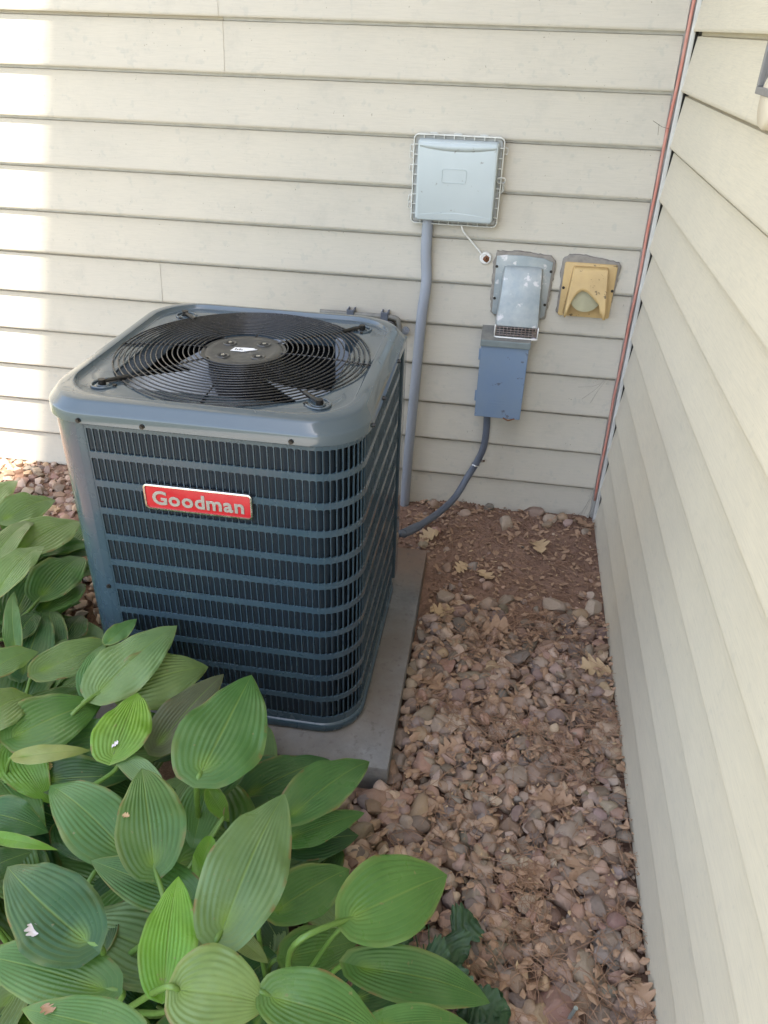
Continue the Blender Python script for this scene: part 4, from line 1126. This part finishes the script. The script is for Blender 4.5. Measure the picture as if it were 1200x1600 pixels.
# needles, crumbs and leaf scraps: nobody could count them
def needles(n):
    r = np.random.default_rng(21); V = []; F = []
    clumps = r.uniform([-.56, -2.1], [-.02, -.55], (46, 2))
    for i in range(n):
        if r.random() < .55: c = clumps[r.integers(len(clumps))]; x, y = c+r.normal(0, .035, 2)
        else: x, y = r.uniform(-.60, -.015), r.uniform(-2.2, -.05)
        if x > -.012 or (x < -.56 and y > -1.3): continue
        L = r.uniform(.035, .10); a = r.uniform(0, 2*PI); tz = r.normal(0, .16); bend = r.normal(0, .12); w_ = .0007
        if x+abs(math.cos(a))*L/2 > -.012: x = -.015-abs(math.cos(a))*L/2
        z0 = float(gh(x, y))+(.036 if y < -.62 else .006)+r.uniform(0, .012); b = len(V)
        for t in (-.5, 0, .5):
            aa = a+bend*t*2; px = x+math.cos(aa)*L*t; py = y+math.sin(aa)*L*t; pz = z0+tz*L*t-abs(t)*.006
            for q in (0, 2.09, 4.19): V.append((px-math.sin(a)*math.cos(q)*w_, py+math.cos(a)*math.cos(q)*w_, pz+math.sin(q)*w_))
        for s in (0, 3):
            for k in range(3): F.append((b+s+k, b+s+(k+1) % 3, b+s+3+(k+1) % 3, b+s+3+k))
    o = mesh_obj('pine_needles', V, F, M['needle']); tag(o, 'reddish brown pine needles scattered in tufts over the gravel', 'pine needles', kind='stuff')
needles(2700)
def scraps(name, n, size, mat, reg, lab, cat, seed):
    r = np.random.default_rng(seed); V = []; F = []
    for i in range(n):
        x, y = r.uniform(reg[0], reg[1]), r.uniform(reg[2], reg[3])
        if x < -.60 and y < -.41: continue
        if -.60 < x < -.56 and -1.33 < y < -.41: continue
        s = r.uniform(*size); z = float(gh(x, y))+(.034 if y < -.62 else .0035)+r.uniform(0, .010); b = len(V); k = r.integers(4, 7); tilt = r.normal(0, .35, 2)
        a0 = r.uniform(0, 6.28)
        if x+s > -.012: x = -.014-s
        for j in range(k):
            a = 2*PI*j/k; q = s*r.uniform(.5, 1.1); dx0 = q*math.cos(a)*1.35; dy0 = q*math.sin(a)*.8; dx = dx0*math.cos(a0)-dy0*math.sin(a0); dy = dx0*math.sin(a0)+dy0*math.cos(a0)
            V.append((x+dx, y+dy, z+tilt[0]*dx+tilt[1]*dy))
        V.append((x, y, z+s*.25)); F += [(b+j, b+(j+1) % k, b+k) for j in range(k)]
    o = mesh_obj(name, V, F, mat, None); tag(o, lab, cat, kind='stuff')
scraps('leaf_scraps', 2300, (.003, .013), M['oak'], (-.70, -.012, -2.2, -.015), 'small torn scraps of brown leaf scattered over soil and gravel', 'leaf litter', 5)
scraps('wood_chips', 260, (.002, .006), M['oak2'], (-.60, -.012, -2.0, -.03), 'tiny pale chips lying between the stones', 'wood chips', 6)
def clods():
    r = np.random.default_rng(8); V0, F0 = ico(1); V = []; F = []; b = 0
    for i in range(2600):
        x = r.uniform(-.72, -.012); y = -abs(r.normal(0, .33))-.01
        if y < -.72 or (x < -.575 and y < -.40): continue
        s = r.uniform(.0015, .0055)*(1.4 if r.random() < .08 else 1)
        P = V0*s*r.uniform(.6, 1.2, 3)+r.normal(0, s*.12, V0.shape)+np.array([x, y, float(gh(x, y))+s*.2]); V.append(P); F.append(F0+b); b += len(V0)
    o = mesh_obj('soil_crumbs', np.concatenate(V).tolist(), np.concatenate(F).tolist(), M['soil']); o['kind'] = 'stuff'; tag(o, 'loose reddish brown crumbs of soil on the bare patch by the back wall', 'soil')
clods()

# ---------------------------------------------------------------- hostas
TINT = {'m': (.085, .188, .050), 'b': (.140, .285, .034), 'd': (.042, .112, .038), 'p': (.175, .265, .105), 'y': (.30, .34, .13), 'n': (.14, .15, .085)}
def hosta_leaf(B, T, Wd, nrm, tint, seed, parent, crown):
    r = random.Random(seed); B = Vector(B); T = Vector(T); ax = T-B; L = ax.length; ax.normalize()
    n = Vector(nrm); n = (n-ax*n.dot(ax)).normalized(); s = ax.cross(n).normalized()
    nv, nu = 34, 68; V = []; F = []; lu = []; lv = []
    sag = r.uniform(.06, .13)*L; cup = r.uniform(.12, .42); wav = r.uniform(.025, .075); ph = r.uniform(0, 6); asym = r.uniform(-.06, .06); tipd = r.uniform(.03, .12); roll = r.uniform(-.18, .18)
    fat = r.uniform(.29, .38); pk = r.choice([0, 0, .15, .3]); bend = r.uniform(-.10, .10)
    rib = r.uniform(.014, .026)*Wd
    for i in range(nv+1):
        v = i/nv
        # ovate outline: round shoulder, drawn-out tip
        if v < fat: wv = math.sin(PI/2*(v/fat))**.40
        else:
            q = (v-fat)/(1-fat); wv = (1-q**1.65)*(1-.06*math.sin(PI*q)) if q < 1 else 0
        wv = max(wv, 0)
        for j in range(nu+1):
            u = j/nu*2-1; a = abs(u)
            half = Wd/2*wv*(1+asym*u)
            back = -.17*L*(a**1.4)*max(0, 1-v/.6)**1.5      # heart shaped base
            fwd = 0
            x = u*half+bend*L*(v*v-v); y = v*L+back
            z = sag*math.sin(PI*min(1, v*1.0))*1.0 - tipd*L*max(0, v-.75)**2*6
            z += cup*Wd*.5*(a**1.5)*wv*(1.0-.9*v) - .05*Wd*a**3*wv
            z += roll*x
            z += .012*Wd*math.sin(v*31+ph*3)*math.sin(u*13+ph)*wv*pk
            z += wav*Wd*math.sin(v*9+ph+u*1.5)*a*a*wv + .5*wav*Wd*math.sin(v*23+ph*2+u*3)*a**3*wv
            z += rib*(.5-.5*math.cos(2*PI*7*a**.88))*(.75+.45*math.sin(v*6+ph+u*4))*wv*(1-.4*v) - .010*Wd*math.exp(-(a/.04)**2)*wv
            V.append(B+ax*y+s*x+n*z); lu.append(u); lv.append(v)
    N = nu+1
    for i in range(nv):
        for j in range(nu):
            q = i*N+j; F.append((q, q+1, q+N+1, q+N))
    V = [p-crown for p in V]
    o = mesh_obj('leaf', V, F, M['leaf'], parent, True)
    for nm, d in (('lu', lu), ('lv', lv)):
        at_ = o.data.attributes.new(nm, 'FLOAT', 'POINT'); at_.data.foreach_set('value', d)
    c = TINT[tint]; k = r.uniform(.85, 1.18); h = r.uniform(.92, 1.08); o.color = (c[0]*k*h, c[1]*k, c[2]*k/h, 1)
    # petiole, a channelled stalk from the crown to the leaf base
    C0 = crown+Vector((r.uniform(-.03, .03), r.uniform(-.03, .03), 0)); d = (B-C0)
    start = B+ax*.035
    far = Wd > .11 and tint != 'b' and math.hypot(d.x, d.y) > .14; m1 = B-ax*(.09 if far else .022)-n*(.012 if far else .030); m2 = C0+Vector((d.x*.35, d.y*.35, d.z*.40))
    pts = [C0, m2, m1, B-n*.003, B+ax*.02+n*(sag*math.sin(PI*.02/L)-.006)]
    bm = bmesh.new(); cur = bez(pts, 7); k_ = len(cur); rb = .0026+.018*Wd
    add_tube(bm, [p-crown for p in cur], [rb*(1.35-.75*(i/(k_-1))) if i < k_-7 else rb*.6*(1-.8*(i-(k_-7))/7) for i in range(k_)], 8)
    bm_obj('petiole', bm, M['petiole'], o, True)
    return o
CR = [(-1.80, -1.05), (-1.38, -1.62), (-.88, -1.66), (-1.03, -1.95), (-.72, -1.90)]
LAB = ['pale leaved hosta at the far left of the air conditioner by the sunlit stones', 'hosta of large grey green leaves against the lower left of the air conditioner',
       'dark leaved hosta in front of the concrete slab, one big pale leaf standing tall', 'broad leaved hosta in the bottom left corner', 'hosta with round ribbed leaves reaching over the gravel at the bottom']
plants = []
for (x, y), lab in zip(CR, LAB):
    e = empty('hosta_plant', (x, y, float(gh(x, y)))); tag(e, lab, 'hosta'); plants.append(e)
for i, row in enumerate(HOSTA):
    B, T, Wd, nrm, tint, pl_ = row[0:3], row[3:6], row[6], row[7:10], row[10], row[11]
    p = plants[pl_]; hosta_leaf(B, T, Wd, nrm, tint, 100+i, p, p.location.copy())
# lower leaves of each plant, mostly hidden under the others
rf = random.Random(31)
for pi_, (e, cnt, r0, r1, zz) in enumerate(zip(plants, (34, 66, 26, 46, 34), (.05,)*5, (.26, .30, .20, .26, .22), (.27, .29, .16, .31, .27))):
    for k in range(cnt):
        a = rf.uniform(0, 2*PI); q = rf.uniform(r0, r1); c0 = e.location
        B = Vector((c0.x+q*math.cos(a), c0.y+q*math.sin(a), rf.uniform(.05, zz))); a2 = a+rf.uniform(-.6, .6); L = rf.uniform(.14, .22)
        T = B+Vector((math.cos(a2)*L, math.sin(a2)*L, rf.uniform(-.03, .03)))
        if (T.x > -1.36 and T.y > -1.28) or (T.x > -.60 and T.y > -1.70) or T.x > -.50 or (B.x > -1.36 and B.y > -1.28): continue
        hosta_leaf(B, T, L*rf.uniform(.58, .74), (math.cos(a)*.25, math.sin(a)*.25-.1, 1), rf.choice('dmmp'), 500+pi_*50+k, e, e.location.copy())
# jagged dark weed at the edge of the gravel
wd = empty('weed_plant', (-.42, -1.80, -.01)); tag(wd, 'low dark green weed with toothed leaves at the gravel edge beneath the hosta', 'weed')
def weed_leaf(p, T, Wd, seed):
    r = random.Random(seed); B = Vector(p); T = Vector(T); ax = (T-B); L = ax.length; ax.normalize(); n = Vector((0, -.15, 1)); n = (n-ax*n.dot(ax)).normalized(); s = ax.cross(n)
    V = []; F = []; nv, nu = 30, 8
    for i in range(nv+1):
        v = i/nv; w_ = Wd/2*(math.sin(PI*min(1, v**.7))**.8)*(1+.30*abs(math.sin(v*PI*5.5)))+.0005
        for j in range(nu+1):
            u = j/nu*2-1; V.append(B+ax*(v*L+abs(u)*w_*.4)+s*u*w_+n*(.10*L*math.sin(PI*v)+.004*math.sin(v*22+u*6)+.15*abs(u)*w_)-Vector(wd.location))
    for i in range(nv):
        for j in range(nu): q = i*(nu+1)+j; F.append((q, q+1, q+nu+2, q+nu+1))
    mesh_obj('leaf', V, F, M['weed'], wd, True)
rw = random.Random(7)
for i in range(34):
    bx = rw.uniform(-.56, -.34); by_ = rw.uniform(-1.98, -1.60); a = rw.uniform(-2.2, 1.4); L = rw.uniform(.05, .11); z = rw.uniform(.02, .075)
    bx = bx if by_ < -1.72 else bx-.03
    weed_leaf((bx, by_, z), (bx+math.cos(a)*L, by_+math.sin(a)*L*.8, z+rw.uniform(-.01, .02)), rw.uniform(.035, .07), i)
bm = bmesh.new()
for i in range(14):
    x, y = rw.uniform(-.14, .06), rw.uniform(-.16, .18); add_tube(bm, [(0, 0, -.01), (x*.5, y*.5, .03), (x, y, .05)], .0014, 5)
bm_obj('stem', bm, M['weed'], wd, True)
# a few fallen bits lying on the hosta leaves, dropped straight down onto them
dg = bpy.context.evaluated_depsgraph_get(); dg.update()
for x, y, s, mk, lab in BITS:
    hit, loc, nr, idx, ob, mt = sc.ray_cast(dg, (x, y, .9), (0, 0, -1))
    if not hit: continue
    me = oaks[2].copy(); me.name = 'dried_petal'; me.materials.clear(); me.materials.append(M[mk])
    o = bpy.data.objects.new('dried_petal', me); o.location = loc+nr*.0025; o.rotation_euler = nr.to_track_quat('Z', 'Y').to_euler(); o.scale = (s, s, s*.6); link(o); tag(o, lab, 'petal')
# cobweb strands and grime in the corner
def strands(name, lab, cat, segs, mat):
    bm = bmesh.new()
    for s in segs: add_tube(bm, s, .00045, 5)
    o = bm_obj(name, bm, mat, None, True); tag(o, lab, cat)
Y_ = -.0165
strands('cobweb', 'thin dusty web strands on the siding right of the blue box', 'cobweb', [[(-.155, Y_, .520), (-.11, Y_-.004, .527), (-.085, Y_-.003, .540), (-.07, Y_-.004, .560)], [(-.105, Y_-.002, .468), (-.09, Y_-.004, .51), (-.068, Y_-.002, .555)], [(-.135, Y_, .478), (-.10, Y_-.004, .515), (-.072, Y_-.002, .552)]], M['weba'])
strands('twig', 'small dark twig caught in the corner trim high up', 'twig', [[(-.075, -.02, 1.325), (-.05, -.028, 1.312), (-.030, -.030, 1.308)], [(-.058, -.024, 1.318), (-.056, -.028, 1.290)]], M['darkhole'])
strands('cobweb', 'grimy threads at the foot of the corner trim', 'cobweb', [[(-.08+.012*k, -.022, .02+.006*(k % 3)), (-.065+.010*k, -.030, .05+.012*((k*7) % 5)), (-.045+.005*k, -.024, .10+.02*((k*3) % 4))] for k in range(7)], M['weba'])
